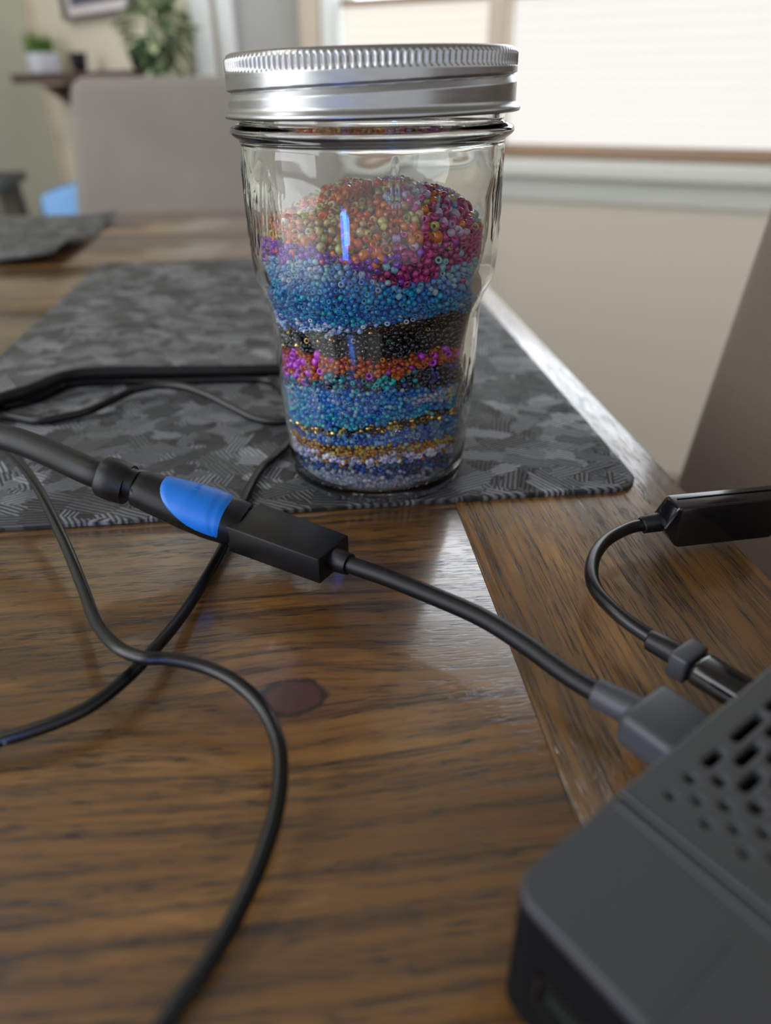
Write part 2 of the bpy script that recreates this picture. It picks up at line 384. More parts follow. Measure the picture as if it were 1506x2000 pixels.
# ------------------------------------------------------------------ placemats
def mat_material():
    """embossed bundles of parallel strokes laid in four directions"""
    t = NT('charcoal_embossed_vinyl'); p = t.p; tc = t.n('ShaderNodeTexCoord'); obj = tc.outputs['Object']
    col, hgt, gl = None, None, None
    base_l = None
    for i, (deg, thr) in enumerate(((12, -1.0), (98, .64), (52, .66), (148, .68), (20, .74))):
        rot = t.n('ShaderNodeMapping'); rot.inputs['Rotation'].default_value = (0, 0, math.radians(deg)); rot.inputs['Location'].default_value = (i * 1.37, i * 2.11, 0); t.l(obj, rot.inputs[0])
        sep = t.n('ShaderNodeSeparateXYZ'); t.l(rot.outputs[0], sep.inputs[0])
        st = t.n('ShaderNodeMapping'); st.inputs['Scale'].default_value = (60, 900, 1); t.l(rot.outputs[0], st.inputs[0])
        fe = t.noise(st.outputs[0], 1.0, 1)                               # ragged stroke ends
        wob = t.noise(rot.outputs[0], 90, 1)
        cx = t.math('ADD', t.math('MULTIPLY', sep.outputs[0], 62.0), t.math('MULTIPLY', fe, 0.4))
        cy = t.math('ADD', t.math('MULTIPLY', sep.outputs[1], 128.0), t.math('MULTIPLY', wob, 0.5))
        cb = t.n('ShaderNodeCombineXYZ'); t.l(cx, cb.inputs[0]); t.l(cy, cb.inputs[1])
        vor = t.n('ShaderNodeTexVoronoi', feature='F1', distance='CHEBYCHEV', voronoi_dimensions='2D'); vor.inputs['Scale'].default_value = 1.0; vor.inputs['Randomness'].default_value = .75
        t.l(cb.outputs[0], vor.inputs['Vector'])
        wn = t.n('ShaderNodeTexWhiteNoise'); t.l(vor.outputs['Position'], wn.inputs['Vector']); sc = t.n('ShaderNodeSeparateColor'); t.l(wn.outputs['Color'], sc.inputs[0])
        on = t.math('GREATER_THAN', wn.outputs['Value'], thr)
        ph = t.math('ADD', t.math('MULTIPLY', t.math('ADD', sep.outputs[1], t.math('MULTIPLY', sep.outputs[0], t.math('MULTIPLY', t.math('SUBTRACT', sc.outputs[0], .5), .5))), 3500.0), t.math('MULTIPLY', t.noise(rot.outputs[0], 240, 2), 2.5))
        line = t.math('ADD', t.math('MULTIPLY', t.math('SINE', ph), .5), .5)
        tone = t.math('POWER', sc.outputs[1], 1.5)
        lum = t.math('MULTIPLY', line, t.math('ADD', t.math('MULTIPLY', tone, .8), .2))
        if col is None: col, hgt, gl = t.math('MULTIPLY', lum, .22), line, t.math('MULTIPLY', tone, .3)
        else:
            def mx(f, a_, b_):
                m = t.n('ShaderNodeMix', data_type='FLOAT'); t.l(f, m.inputs[0]); t.l(a_, m.inputs[2]); t.l(b_, m.inputs[3]); return m.outputs[0]
            col, hgt, gl = mx(on, col, lum), mx(on, hgt, line), mx(on, gl, tone)
    t.l(t.mix(col, lin((12, 13, 15)), lin((140, 142, 148))), p.inputs['Base Color'])  # lighter crests and patches: sheen of the embossing painted into the colour
    mr = t.n('ShaderNodeMapRange'); mr.inputs[3].default_value = 0.6; mr.inputs[4].default_value = 0.4; t.l(gl, mr.inputs[0]); t.l(mr.outputs[0], p.inputs['Roughness'])
    geo = t.n('ShaderNodeNewGeometry'); gz = t.n('ShaderNodeSeparateXYZ'); t.l(geo.outputs['True Normal'], gz.inputs[0])
    t.bump(t.math('MULTIPLY', hgt, t.ramp(gz.outputs[2], .8, .95)), 0.9, 0.0004)
    return t.m
M_mat = mat_material()
MT = 0.0022
def placemat(name, r0_, r1_, f0_, f1_, curl=None, rot=0.0):
    bm = bmesh.new(); pts = rrect(r0_, f0_, r1_, f1_, 0.011, 8)
    cx, cy = (r0_ + r1_) / 2, (f0_ + f1_) / 2
    if curl is None:
        zs = [(0.0004, 0.0), (0.0, 0.0004), (0.0, MT - 0.0006), (0.0007, MT)]
        rings = []
        for ins, z in zs:
            ring = []
            for x, y in pts:
                d = Vector((x - cx, y - cy)); sx = (abs(d.x) - ins) / abs(d.x) if abs(d.x) > ins else 1; sy = (abs(d.y) - ins) / abs(d.y) if abs(d.y) > ins else 1
                ring.append(bm.verts.new((cx + d.x * sx, cy + d.y * sy, z)))
            rings.append(ring)
        n = len(pts)
        for a, b in zip(rings, rings[1:]):
            for k in range(n): bm.faces.new((a[k], a[(k + 1) % n], b[(k + 1) % n], b[k]))
        bm.faces.new(rings[-1]); bm.faces.new(rings[0][::-1])
    else:
        nx, ny = 60, 30; G = [[], []]
        for s in (0, 1):
            for j in range(ny + 1):
                for i in range(nx + 1):
                    x = r0_ + (r1_ - r0_) * i / nx; y = f0_ + (f1_ - f0_) * j / ny
                    dx = max(0, (x - (r1_ - 0.12)) / 0.12); k = j / ny
                    z = curl * dx ** 2.2 * (0.55 + 0.45 * math.sin(k * 7.0 + 0.6)) * (1 - 0.55 * k)
                    G[s].append(bm.verts.new((x, y, z + 0.0004 + s * MT * 0.8)))
        W = nx + 1
        for j in range(ny):
            for i in range(nx):
                a = j * W + i
                bm.faces.new((G[1][a], G[1][a + 1], G[1][a + W + 1], G[1][a + W])); bm.faces.new((G[0][a], G[0][a + W], G[0][a + W + 1], G[0][a + 1]))
        for i in range(nx):
            bm.faces.new((G[0][i], G[0][i + 1], G[1][i + 1], G[1][i])); a = ny * W + i; bm.faces.new((G[0][a + 1], G[0][a], G[1][a], G[1][a + 1]))
        for j in range(ny):
            a = j * W; bm.faces.new((G[0][a + W], G[0][a], G[1][a], G[1][a + W])); a = j * W + nx; bm.faces.new((G[0][a], G[0][a + W], G[1][a + W], G[1][a]))
    o = bmobj(name, bm, M_mat, None); o.rotation_euler = (0, 0, TA + rot); return o
tag(placemat('placemat', -0.171, 0.1185, 0.2185, 0.645), 'charcoal vinyl placemat with embossed hatching, lying under the bead jar', 'placemat')
tag(placemat('placemat', -0.66, -0.208, 0.655, 0.9, curl=0.012), 'charcoal vinyl placemat with a curled edge, at the far left end of the table', 'placemat')

# ------------------------------------------------------------------ the jar
JX, JY = -0.0028, 0.2502
K = 0.983
def zz(z): return 0.130 - (0.130 - z) * K
prof_o = [(.024, .0022), (.0276, .0014), (.0296, .0003), (.0312, .0000), (.0322, .0005), (.0329, .0017), (.0336, .0072), (.0346, .018), (.0353, .0270), (.0358, .0348), (.0362, .0487), (.0366, .0605),
          (.0370, .0648), (.0381, .0682), (.0396, .0713), (.0408, .0750), (.0413, .081), (.0416, .0892), (.0416, .1044), (.0415, .1115), (.0414, .1140), (.0418, .1152), (.0430, .1160), (.0439, .1169), (.0441, .1176), (.0437, .1185), (.0424, .1191), (.0412, .1197), (.0409, .1206), (.0409, .1348), (.0400, .1361)]
prof_i = [(.0385, .1361), (.0376, .1345), (.0373, .130), (.0376, .120), (.0379, .11), (.0380, .09), (.0376, .081), (.0366, .0745), (.0350, .069), (.0339, .064), (.0335, .055), (.0329, .035), (.0321, .018), (.0312, .0085), (.0302, .0054), (.0285, .0043), (.024, .0041)]
def dense(prof, step=0.0011):
    P = catmull([(r, 0, z) for r, z in prof], 6); out = [P[0]]; acc = 0
    for a, b in zip(P, P[1:]):
        acc += (b - a).length
        if acc >= step * 0.5: out.append(b); acc = 0
    return [(p.x, p.z) for p in out]
def build_glass(parent, mat):
    n = 540; po = dense(prof_o); pi_ = dense(prof_i, 0.0022)
    # embossed ornament lines: polylines in (angle deg from the camera side, z)
    lines = []
    def arch(th, z0, z1, wd):
        L = [(th - wd, z0), (th - wd * .9, z0 + .3 * (z1 - z0)), (th - wd * .45, z0 + .8 * (z1 - z0)), (th, z1), (th + wd * .45, z0 + .8 * (z1 - z0)), (th + wd * .9, z0 + .3 * (z1 - z0)), (th + wd, z0)]
        return [(q.x, q.z) for q in catmull([(a, 0, b * 1.0) for a, b in L], 8)]
    for s in (-1, 1):
        if s == 1: lines += [arch(70, .094, .1085, 6), arch(70, .092, .1062, 3.5), [(60, .0905), (70, .088), (80, .0905)]]; continue
        lines += [arch(s * 62, .090, .1085, 7), arch(s * 62, .088, .1062, 4), arch(s * 47, .091, .1090, 6), arch(s * 47, .090, .1066, 3.2), arch(s * 78, .088, .1085, 6),
                  [(s * 70, .089), (s * 62, .0855), (s * 55, .089), (s * 47, .0862), (s * 40, .0905)], [(s * 72, .0865), (s * 65, .0835), (s * 58, .0855), (s * 52, .0842)]]
    ring = [(58 + 6 * math.cos(a), .0365 + .0042 * math.sin(a)) for a in np.linspace(0, 2 * PI, 20)]
    lines += [ring, [(58 + 3.4 * math.cos(a), .0365 + .0024 * math.sin(a)) for a in np.linspace(0, 2 * PI, 14)], [(66, .0375), (78, .0400)], [(66, .0345), (78, .0365)], [(60, .0455), (70, .0475)], [(9, .083), (9, .1115)]]
    seg = [(a, b) for L in lines for a, b in zip(L, L[1:])]
    th = np.degrees(np.arange(n) * 2 * PI / n)            # 0 = camera side, + to the right
    th = np.where(th > 180, th - 360, th)
    V = []; rows = 0
    for r, z in po:
        R = np.full(n, r)
        if 0.03 < z < 0.1125:
            d = np.full(n, 1e3)
            for (a0, z0), (a1, z1) in seg:
                if max(z0, z1) + .002 < z or min(z0, z1) - .002 > z: continue
                k = r * PI / 180; ax, bx = a0 * k, a1 * k; px = th * k
                dx, dz = bx - ax, z1 - z0; L2 = dx * dx + dz * dz + 1e-12
                t = np.clip(((px - ax) * dx + (z - z0) * dz) / L2, 0, 1)
                d = np.minimum(d, np.hypot(px - ax - t * dx, z - z0 - t * dz))
            R = R + 0.00024 * np.exp(-(d / 0.00042) ** 2)
            # slight hand of the mould: soft waviness
            R = R + 0.00006 * np.sin(np.radians(th) * 5 + z * 160) + 0.00004 * np.sin(np.radians(th) * 11 - z * 310)
        a = np.radians(th)
        for k in range(n): V.append((JX + R[k] * K * math.sin(a[k]), JY - R[k] * K * math.cos(a[k]), zz(z)))
        rows += 1
    for r, z in pi_:
        ox = -0.0008 if z < .1 else 0
        a = np.radians(th)
        rr = r + (0.00010 * np.sin(a * 3 + z * 120) + 0.00006 * np.sin(a * 7 - z * 200)) * (1 if .03 < z < .11 else 0)
        for k in range(n): V.append((JX + ox + rr[k] * K * math.sin(a[k]), JY - rr[k] * K * math.cos(a[k]), zz(z)))
        rows += 1
    F = []
    for i in range(rows - 1):
        for k in range(n):
            k2 = (k + 1) % n; F.append((i * n + k, i * n + k2, (i + 1) * n + k2, (i + 1) * n + k))
    F.append(tuple(range(n))[::-1]); F.append(tuple((rows - 1) * n + k for k in range(n)))
    return meshobj('glass_body', V, F, mat, parent)
def glass_mat():
    t = NT('clear_pressed_glass'); p = t.p
    p.inputs['Base Color'].default_value = (0.975, 0.99, 0.98, 1); p.inputs['Roughness'].default_value = 0.0
    p.inputs['Transmission Weight'].default_value = 1.0; p.inputs['IOR'].default_value = 1.5
    return t.m
M_glass = glass_mat()
def band_mat():
    t = NT('brushed_tinplate'); p = t.p
    f = t.noise(t.coord((160, 160, 900)), 1.0, 2); p.inputs['Metallic'].default_value = 1.0
    t.l(t.mix(f, (0.29, 0.29, 0.30, 1), (0.36, 0.36, 0.36, 1)), p.inputs['Base Color'])
    mr = t.n('ShaderNodeMapRange'); mr.inputs[3].default_value = 0.24; mr.inputs[4].default_value = 0.36; t.l(f, mr.inputs[0]); t.l(mr.outputs[0], p.inputs['Roughness'])
    return t.m
M_band = band_mat()
jar = empty('bead_jar', (0, 0, 0))
tag(jar, 'clear glass canning jar with a silver screw lid, half filled with layered beads', 'jar')
build_glass(jar, M_glass)
def build_band(parent):
    nk = 143; n = nk * 6; V = []; F = []
    prof = [(.0395, .1374), (.0408, .1381), (.0420, .1380), (.0428, .1375), (.0432, .1368)]           # rounded top edge
    prof += [(.0434, z) for z in np.linspace(.1364, .1338, 5)] + [(.0436, .1332)]
    prof += [(.0437, z) for z in np.linspace(.1329, .1246, 40)] + [(.0438, .1240), (.0444, .1234), (.0449, .1230), (.0452, .1224), (.0450, .1218), (.0445, .1216), (.0441, .1219), (.0438, .1226)]
    inner = [(.0425, .1250), (.0422, .1300), (.0422, .1362), (.0395, .1366)]
    for r, z in prof + inner:
        for k in range(n):
            a = 2 * PI * k / n                                   # 0 = camera side
            rr = r
            if .1336 < z < .1366 and r > .043: rr += 0.00038 * math.copysign(abs(math.cos(a * nk)) ** 0.7, math.cos(a * nk)) - 0.0001
            if .1242 < z < .13295 and r > .043:
                d = (a if a < PI else a - 2 * PI) / PI            # -1..1 around the front
                zt = .1301 + .0040 * (d - d * abs(d) * .35); q = zt - z
                if q > 0: rr -= 0.0011 * min(1, q / .0004) * max(0, 1 - max(0, q - .0004) / .0021)
            V.append((rr * K * math.sin(a), -rr * K * math.cos(a), zz(z) - zz(.129)))
    m = len(prof) + len(inner)
    for i in range(m):
        i2 = (i + 1) % m
        for k in range(n):
            k2 = (k + 1) % n; F.append((i * n + k, i2 * n + k, i2 * n + k2, i * n + k2))
    o = meshobj('screw_band', V, F, M_band, parent); o.location = (JX, JY, zz(.129)); o.rotation_euler = (0, math.radians(-0.9), 0)
    V, F = lathe([(.0405 * K, -.0002), (.0405 * K, .0006), (.037 * K, .0006), (.0345 * K, .0001), (.001, .0001)], 96)
    d = meshobj('lid_disc', V, F, M_band, parent, sharp=0.5); d.location = (JX, JY, zz(.1366)); d.rotation_euler = (0, math.radians(-0.9), 0)
build_band(jar)

# ------------------------------------------------------------------ beads
def bead_mat(name, col, kind, inner=False):
    t = NT('bead_' + name); p = t.p; c = lin(col)
    p.inputs['Base Color'].default_value = c; p.inputs['Roughness'].default_value = 0.12; p.inputs['IOR'].default_value = 1.55
    info = t.n('ShaderNodeNewGeometry')
    g_ = 2.0 if kind == 'g' else 1.15; lo = tuple(min(.9, v * 0.7 * g_) for v in c[:3]) + (1,); hi = tuple(min(.95, v * 1.35 * g_ + 0.005) for v in c[:3]) + (1,)
    cc = t.mix(info.outputs['Random Per Island'], lo, hi); t.l(cc, p.inputs['Base Color'])
    if kind == 'm': p.inputs['Metallic'].default_value = 0.9; p.inputs['Roughness'].default_value = 0.25
    elif kind == 'k': p.inputs['Roughness'].default_value = 0.12; p.inputs['IOR'].default_value = 1.65
    elif kind == 'o': p.inputs['Roughness'].default_value = 0.15
    else:
        p.inputs['Roughness'].default_value = 0.05
        if not inner: p.inputs['Transmission Weight'].default_value = 0.4
        tr = t.n('ShaderNodeBsdfTranslucent'); t.l(cc, tr.inputs[0]); mx = t.n('ShaderNodeMixShader'); mx.inputs[0].default_value = 0.33 if inner else 0.28
        t.l(p.outputs[0], mx.inputs[1]); t.l(tr.outputs[0], mx.inputs[2]); t.l(mx.outputs[0], t.out.inputs[0])
    return t.m
PAL = {  # name: (rgb, kind)
 'pearl_grey': ((170, 176, 208), 'g'), 'pearl_lilac': ((190, 192, 220), 'g'), 'pearl_blue': ((140, 156, 196), 'g'),
 'deep_teal': ((24, 96, 120), 'g'), 'navy': ((30, 60, 130), 'g'), 'smoke': ((70, 76, 96), 'g'), 'steel': ((140, 150, 172), 'g'),
 'lavender': ((178, 168, 236), 'o'), 'pale_lavender': ((205, 200, 242), 'o'),
 'amber_gold': ((190, 126, 58), 'g'), 'honey': ((220, 170, 96), 'g'), 'brown_gold': ((132, 90, 50), 'm'),
 'dusty_blue': ((80, 130, 205), 'g'), 'denim': ((52, 100, 180), 'g'), 'grey_blue': ((130, 160, 205), 'g'),
 'bronze': ((150, 118, 70), 'm'), 'gold': ((205, 175, 110), 'm'), 'dark_bronze': ((70, 55, 48), 'm'),
 'teal_blue': ((10, 142, 200), 'g'), 'cyan': ((56, 170, 226), 'g'), 'sky': ((84, 156, 236), 'g'), 'royal': ((30, 104, 214), 'g'),
 'cornflower': ((70, 140, 248), 'g'), 'periwinkle': ((134, 160, 244), 'g'), 'bright_blue': ((26, 112, 244), 'g'), 'pale_iris': ((172, 176, 236), 'g'), 'olive_gold': ((176, 168, 104), 'g'),
 'teal': ((36, 132, 142), 'g'), 'ink': ((14, 24, 56), 'k'), 'turquoise': ((44, 164, 176), 'g'), 'iris': ((70, 70, 140), 'g'),
 'magenta': ((176, 36, 190), 'o'), 'orchid': ((196, 58, 200), 'o'), 'burnt_orange': ((212, 104, 46), 'g'), 'rust': ((176, 82, 40), 'g'), 'red_orange': ((222, 70, 48), 'g'),
 'black': ((4, 5, 9), 'k'), 'blue_black': ((10, 14, 30), 'k'), 'graphite': ((28, 30, 42), 'k'), 'bottle_green': ((56, 104, 82), 'g'),
 'silver_blue': ((146, 176, 238), 'o'), 'pale_silver': ((190, 206, 240), 'o'), 'azure': ((4, 128, 200), 'g'), 'bright_azure': ((12, 150, 222), 'g'), 'deep_azure': ((4, 108, 190), 'g'),
 'ice': ((122, 162, 226), 'g'), 'ice_white': ((150, 178, 226), 'g'), 'ice_blue': ((92, 140, 220), 'g'),
 'violet': ((126, 44, 170), 'g'), 'purple': ((98, 30, 156), 'g'), 'plum': ((150, 24, 100), 'o'), 'fuchsia': ((160, 30, 112), 'g'),
 'orange': ((232, 100, 4), 'g'), 'tangerine': ((212, 80, 12), 'g'), 'champagne': ((176, 148, 98), 'g'), 'olive': ((142, 118, 70), 'g'), 'lime': ((164, 164, 92), 'g'),
 'clear_lilac': ((176, 146, 192), 'g'), 'frosted_white': ((226, 220, 232), 'o'), 'copper_brown': ((150, 74, 24), 'g'),
}
MATS = {k: bead_mat(k, *v) for k, v in PAL.items()}
for k, v in list(PAL.items()):
    if v[1] == 'g': MATS[k + '_core'] = bead_mat(k + '_core', *v, inner=True)
GR = np.arange(-90, 91, 15)
BND = [
[0.0054,0.0063,0.0081,0.0099,0.0113,0.0118,0.0109,0.0103,0.0098,0.0081,0.0058,0.0055,0.0055],
[0.0121,0.0121,0.0123,0.0132,0.0143,0.0152,0.0158,0.0167,0.0154,0.0156,0.0123,0.0109,0.0100],
[0.0183,0.0183,0.0183,0.0181,0.0181,0.0188,0.0197,0.0204,0.0207,0.0191,0.0163,0.0145,0.0145],
[0.0218,0.0218,0.0218,0.0218,0.0221,0.0225,0.0234,0.0235,0.0231,0.0220,0.0207,0.0200,0.0200],
[0.0232,0.0232,0.0232,0.0243,0.0261,0.0268,0.0285,0.0294,0.0301,0.0297,0.0284,0.0281,0.0281],
[0.0246,0.0246,0.0248,0.0268,0.0283,0.0294,0.0313,0.0322,0.0331,0.0330,0.0321,0.0320,0.0320],
[0.0302,0.0302,0.0311,0.0327,0.0338,0.0340,0.0346,0.0364,0.0369,0.0360,0.0350,0.0349,0.0349],
[0.0375,0.0375,0.0398,0.0420,0.0428,0.0435,0.0434,0.0431,0.0425,0.0415,0.0407,0.0404,0.0404],
[0.0404,0.0411,0.0424,0.0438,0.0472,0.0497,0.0481,0.0480,0.0499,0.0495,0.0481,0.0471,0.0471],
[0.0506,0.0514,0.0530,0.0545,0.0545,0.0543,0.0540,0.0540,0.0549,0.0549,0.0541,0.0534,0.0534],
[0.0596,0.0596,0.0600,0.0610,0.0615,0.0626,0.0649,0.0667,0.0675,0.0677,0.0664,0.0655,0.0655],
[0.0647,0.0647,0.0649,0.0655,0.0650,0.0648,0.0663,0.0674,0.0682,0.0684,0.0672,0.0665,0.0665],
[0.0758,0.0758,0.0762,0.0774,0.0782,0.0780,0.0776,0.0755,0.0753,0.0750,0.0740,0.0730,0.0725],
[0.0802,0.0802,0.0822,0.0844,0.0851,0.0845,0.0807,0.0773,0.0792,0.0818,0.0821,0.0816,0.0816],
[0.0888,0.0888,0.0891,0.0895,0.0895,0.0870,0.0864,0.0878,0.0899,0.0904,0.0905,0.0905,0.0905]]
BND = [np.array(b) for b in BND]
LAYERS = [  # name for labels, bead radius, palette weights
 ('pearly grey lilac', 0.00088, {'pearl_grey': 5, 'pearl_lilac': 3, 'pearl_blue': 3}),
 ('thin dark teal and navy', 0.00088, {'deep_teal': 3, 'navy': 4, 'smoke': 3, 'steel': 3, 'royal': 2}),
 ('lavender pearl', 0.00107, {'lavender': 5, 'pale_lavender': 4, 'pearl_lilac': 2}),
 ('amber gold', 0.00075, {'amber_gold': 5, 'honey': 3, 'brown_gold': 3}),
 ('dusty blue', 0.00081, {'dusty_blue': 4, 'denim': 4, 'grey_blue': 3}),
 ('bronze and gold', 0.00099, {'bronze': 4, 'gold': 3, 'dark_bronze': 4, 'honey': 1}),
 ('teal blue', 0.00084, {'teal_blue': 5, 'cyan': 3, 'sky': 3, 'royal': 3}),
 ('cornflower blue', 0.00084, {'cornflower': 4, 'bright_blue': 5, 'sky': 2, 'periwinkle': 2}),
 ('dark teal and ink', 0.00092, {'teal': 3, 'ink': 5, 'turquoise': 2, 'iris': 2, 'graphite': 2}),
 ('orange and magenta', 0.00088, {'burnt_orange': 5, 'rust': 4, 'red_orange': 1}),
 ('black', 0.00095, {'black': 7, 'blue_black': 5, 'graphite': 3, 'bottle_green': .4, 'bronze': .3}),
 ('silver blue', 0.00092, {'silver_blue': 4, 'pale_silver': 3, 'denim': 2}),
 ('azure', 0.00084, {'azure': 5, 'bright_azure': 4, 'deep_azure': 3, 'teal_blue': 1}),
 ('clear ice blue', 0.00095, {'ice': 5, 'ice_white': 3, 'ice_blue': 4}),
 ('violet and plum', 0.00095, {'violet': 4, 'purple': 4, 'fuchsia': 1}),
 ('orange and gold topmost', 0.00110, {}),
]
def pick(wt):
    ks = list(wt); s = sum(wt.values()); x = random.random() * s
    for k in ks:
        x -= wt[k]
        if x <= 0: return k
    return ks[-1]
def lidx(th, z):
    a = abs(th)
    t = th if a <= 90 else math.copysign(180 - a, th)
    for i, b in enumerate(BND):
        if z < np.interp(t, GR, b): return i
    return 15
ZI = [p[1] for p in prof_i][::-1]; RI = [p[0] for p in prof_i][::-1]
def rin(z): return float(np.interp(z, ZI, RI))
def choose(layer, th, z):
    """colour and radius of a bead in a side layer"""
    nm, r, wt = LAYERS[layer]; r *= random.uniform(.88, 1.14)
    nz = noise.noise(Vector((th * .045, z * 120, layer * 3.1)))
    if layer == 9:
        if th < -46: q = .75
        elif th < -30: q = .45
        else: q = .05 + .6 * max(0, nz * 1.8 + .15)
        if th > 25 and z > .0505: q += .3
        if th > 62: return ('red_orange' if random.random() < .6 else 'burnt_orange'), r, None
        if random.random() < q: return ('magenta' if random.random() < .7 else 'orchid'), .00148 * random.uniform(.9, 1.12), None
    if layer == 7 and th > 22 and z < .0405:
        return pick({'pale_iris': 5, 'periwinkle': 3, 'olive_gold': 3 if th > 48 else .5}), r, None
    if layer == 7 and th < -40: return pick({'cornflower': 3, 'sky': 3, 'pale_iris': 2, 'teal_blue': 2}), r, None
    if layer == 8 and th > 25: return pick({'ink': 5, 'graphite': 4, 'iris': 2, 'teal': 1}), r, None
    if layer == 15: return pick({'champagne': 4, 'olive': 3, 'orange': 4, 'copper_brown': 2} if th < 8 else {'plum': 4, 'fuchsia': 3, 'clear_lilac': 3, 'orange': 2}), r, None
    if layer == 4 and random.random() < .3: return pick(wt), r, 'long'
    if layer == 14:
        if th > 5: return pick({'plum': 5, 'fuchsia': 4, 'violet': 2 if th < 25 else .3, 'ice': .6 if th < 30 else 2}), r * 1.15, None
        if th > -25: return pick({'purple': 5, 'violet': 4, 'plum': 1}), r, None
    if layer == 13 and th > 42: return pick({'ice': 4, 'grey_blue': 3, 'ice_white': 2, 'plum': .5}), r, None
    if layer == 12 and th > 45: return pick({'azure': 4, 'sky': 2, 'grey_blue': 2, 'bottle_green': .6}), r, None
    if layer == 10 and th < -20 and random.random() < .12: return pick({'steel': 1, 'bronze': 1, 'gold': .6}), r * 1.1, None
    if layer == 2 and random.random() < .2: return pick({'amber_gold': 2, 'steel': 1}), r * .8, None
    return pick(wt), r, None
def top_choose(x, y, rr):
    u, v = x / .0365, y / .0365
    n1 = noise.noise(Vector((x * 130, y * 130, 2.0))); n2 = noise.noise(Vector((x * 95, y * 95, 9.0)))
    r = .00125 * random.uniform(.85, 1.25)
    if random.random() < .012: return 'frosted_white', .00155, None
    if u > .28 + .25 * n2 and not (v > .45 and u < .5):
        return pick({'plum': 5, 'fuchsia': 4, 'clear_lilac': 5, 'orange': 1.6, 'lime': 1, 'champagne': 1, 'ice': 1.5}), r * random.choice((1, 1, 1.2)), None
    if n1 > -.02 or v > .55: return pick({'orange': 6, 'tangerine': 5, 'copper_brown': 2, 'champagne': 1, 'plum': .4}), r * random.choice((1, 1, 1.25)), None
    return pick({'champagne': 5, 'olive': 5, 'lime': 2, 'copper_brown': 3, 'orange': 1.5, 'plum': .5, 'clear_lilac': .7}), r, None
def dome(rho, th, z_rim):
    return z_rim + .0002 + .0126 * (1 - rho ** 2.6)
rim_z = lambda th: float(np.interp(th if abs(th) <= 90 else math.copysign(180 - abs(th), th), GR, BND[14])) 

beads = []   # x, y, z, radius, colour, shape, layer, depth
def dart(cands, gap):
    """cands: (u, v, payload..., r) on an unrolled sheet; keep those that do not crowd each other"""
    cell = .0016; grid = {}; keep = []
    for c in cands:
        u, v, r = c[0], c[1], c[2]; gx, gy = int(u // cell), int(v // cell); ok = True
        for i in range(gx - 2, gx + 3):
            for j in range(gy - 2, gy + 3):
                for (a, b, q) in grid.get((i, j), ()):
                    if (a - u) ** 2 + (b - v) ** 2 < (gap * (q + r)) ** 2: ok = False; break
                if not ok: break
            if not ok: break
        if ok: grid.setdefault((gx, gy), []).append((u, v, r)); keep.append(c)
    return keep
def side_shell(depth, n, gap, lim=180):
    cs = []
    for _ in range(n):
        th = random.uniform(-lim, lim); z = random.uniform(.0042, .0925)
        if z > rim_z(th) - .0008: continue
        zj = z + .0007 * noise.noise(Vector((th * .2, z * 900, 5)))
        L = lidx(th + random.gauss(0, 1.5), zj + random.gauss(0, .0004)); col, r, sh = choose(L, th, z)
        z = max(z, .0044 + r)
        cs.append((math.radians(th) * .035, z, r, th, L, col, sh))
    for u, z, r, th, L, col, sh in dart(cs, gap):
        R = rin(z) - r * 1.04 - depth - random.uniform(0, .0003)
        x = -.0008 + R * math.sin(math.radians(th)); y = -R * math.cos(math.radians(th))
        beads.append((x, y, z, r, col, sh, L, depth))
side_shell(0, 80000, .80); side_shell(.0014, 50000, .86); side_shell(.0028, 30000, .9)
for dep, n, gap in ((0, 16000, .8), (.0016, 12000, .86), (.0032, 8000, .9)):
    cs = []
    for _ in range(n):
        x = random.uniform(-.0375, .0375); y = random.uniform(-.0375, .0375); rr = math.hypot(x, y)
        if rr > .0363: continue
        col, r, sh = top_choose(x, y, rr); cs.append((x, y, r, col, sh))
    for x, y, r, col, sh in dart(cs, gap):
        rr = math.hypot(x, y); th = math.degrees(math.atan2(x, -y)); zr = rim_z(th)
        z = dome(rr / .0376, th, zr) - dep - r * .6 + .0009 * noise.noise(Vector((x * 160, y * 160, 1)))
        beads.append((x - .0006, y, z, r, col, sh, 15, dep))

NS, NPF = 10, 6
def bead_template(long=False):
    h = 1.5 if long else 0.72
    V = []
    pr = [(.42, -h * .78), (.72, -h), (.97, -h * .55), (.97, h * .55), (.72, h), (.42, h * .78)]
    for r, z in pr:
        for k in range(NS): V.append((r * math.cos(2 * PI * k / NS), r * math.sin(2 * PI * k / NS), z))
    F = []
    for i in range(NPF):
        for k in range(NS):
            k2 = (k + 1) % NS; i2 = (i + 1) % NPF; F.append((i * NS + k, i * NS + k2, i2 * NS + k2, i2 * NS + k))
    return np.array(V), np.array(F)
TV, TF = bead_template(); LV, LF = bead_template(True)
def rand_rot():
    q = rng.normal(size=4); q /= np.linalg.norm(q); a, b, c, d = q
    return np.array([[1 - 2 * (c * c + d * d), 2 * (b * c - a * d), 2 * (b * d + a * c)], [2 * (b * c + a * d), 1 - 2 * (b * b + d * d), 2 * (c * d - a * b)], [2 * (b * d - a * c), 2 * (c * d + a * b), 1 - 2 * (b * b + c * c)]])
def world_pos(b): return (JX + b[0] * K, JY + b[1] * K, zz(b[2]))
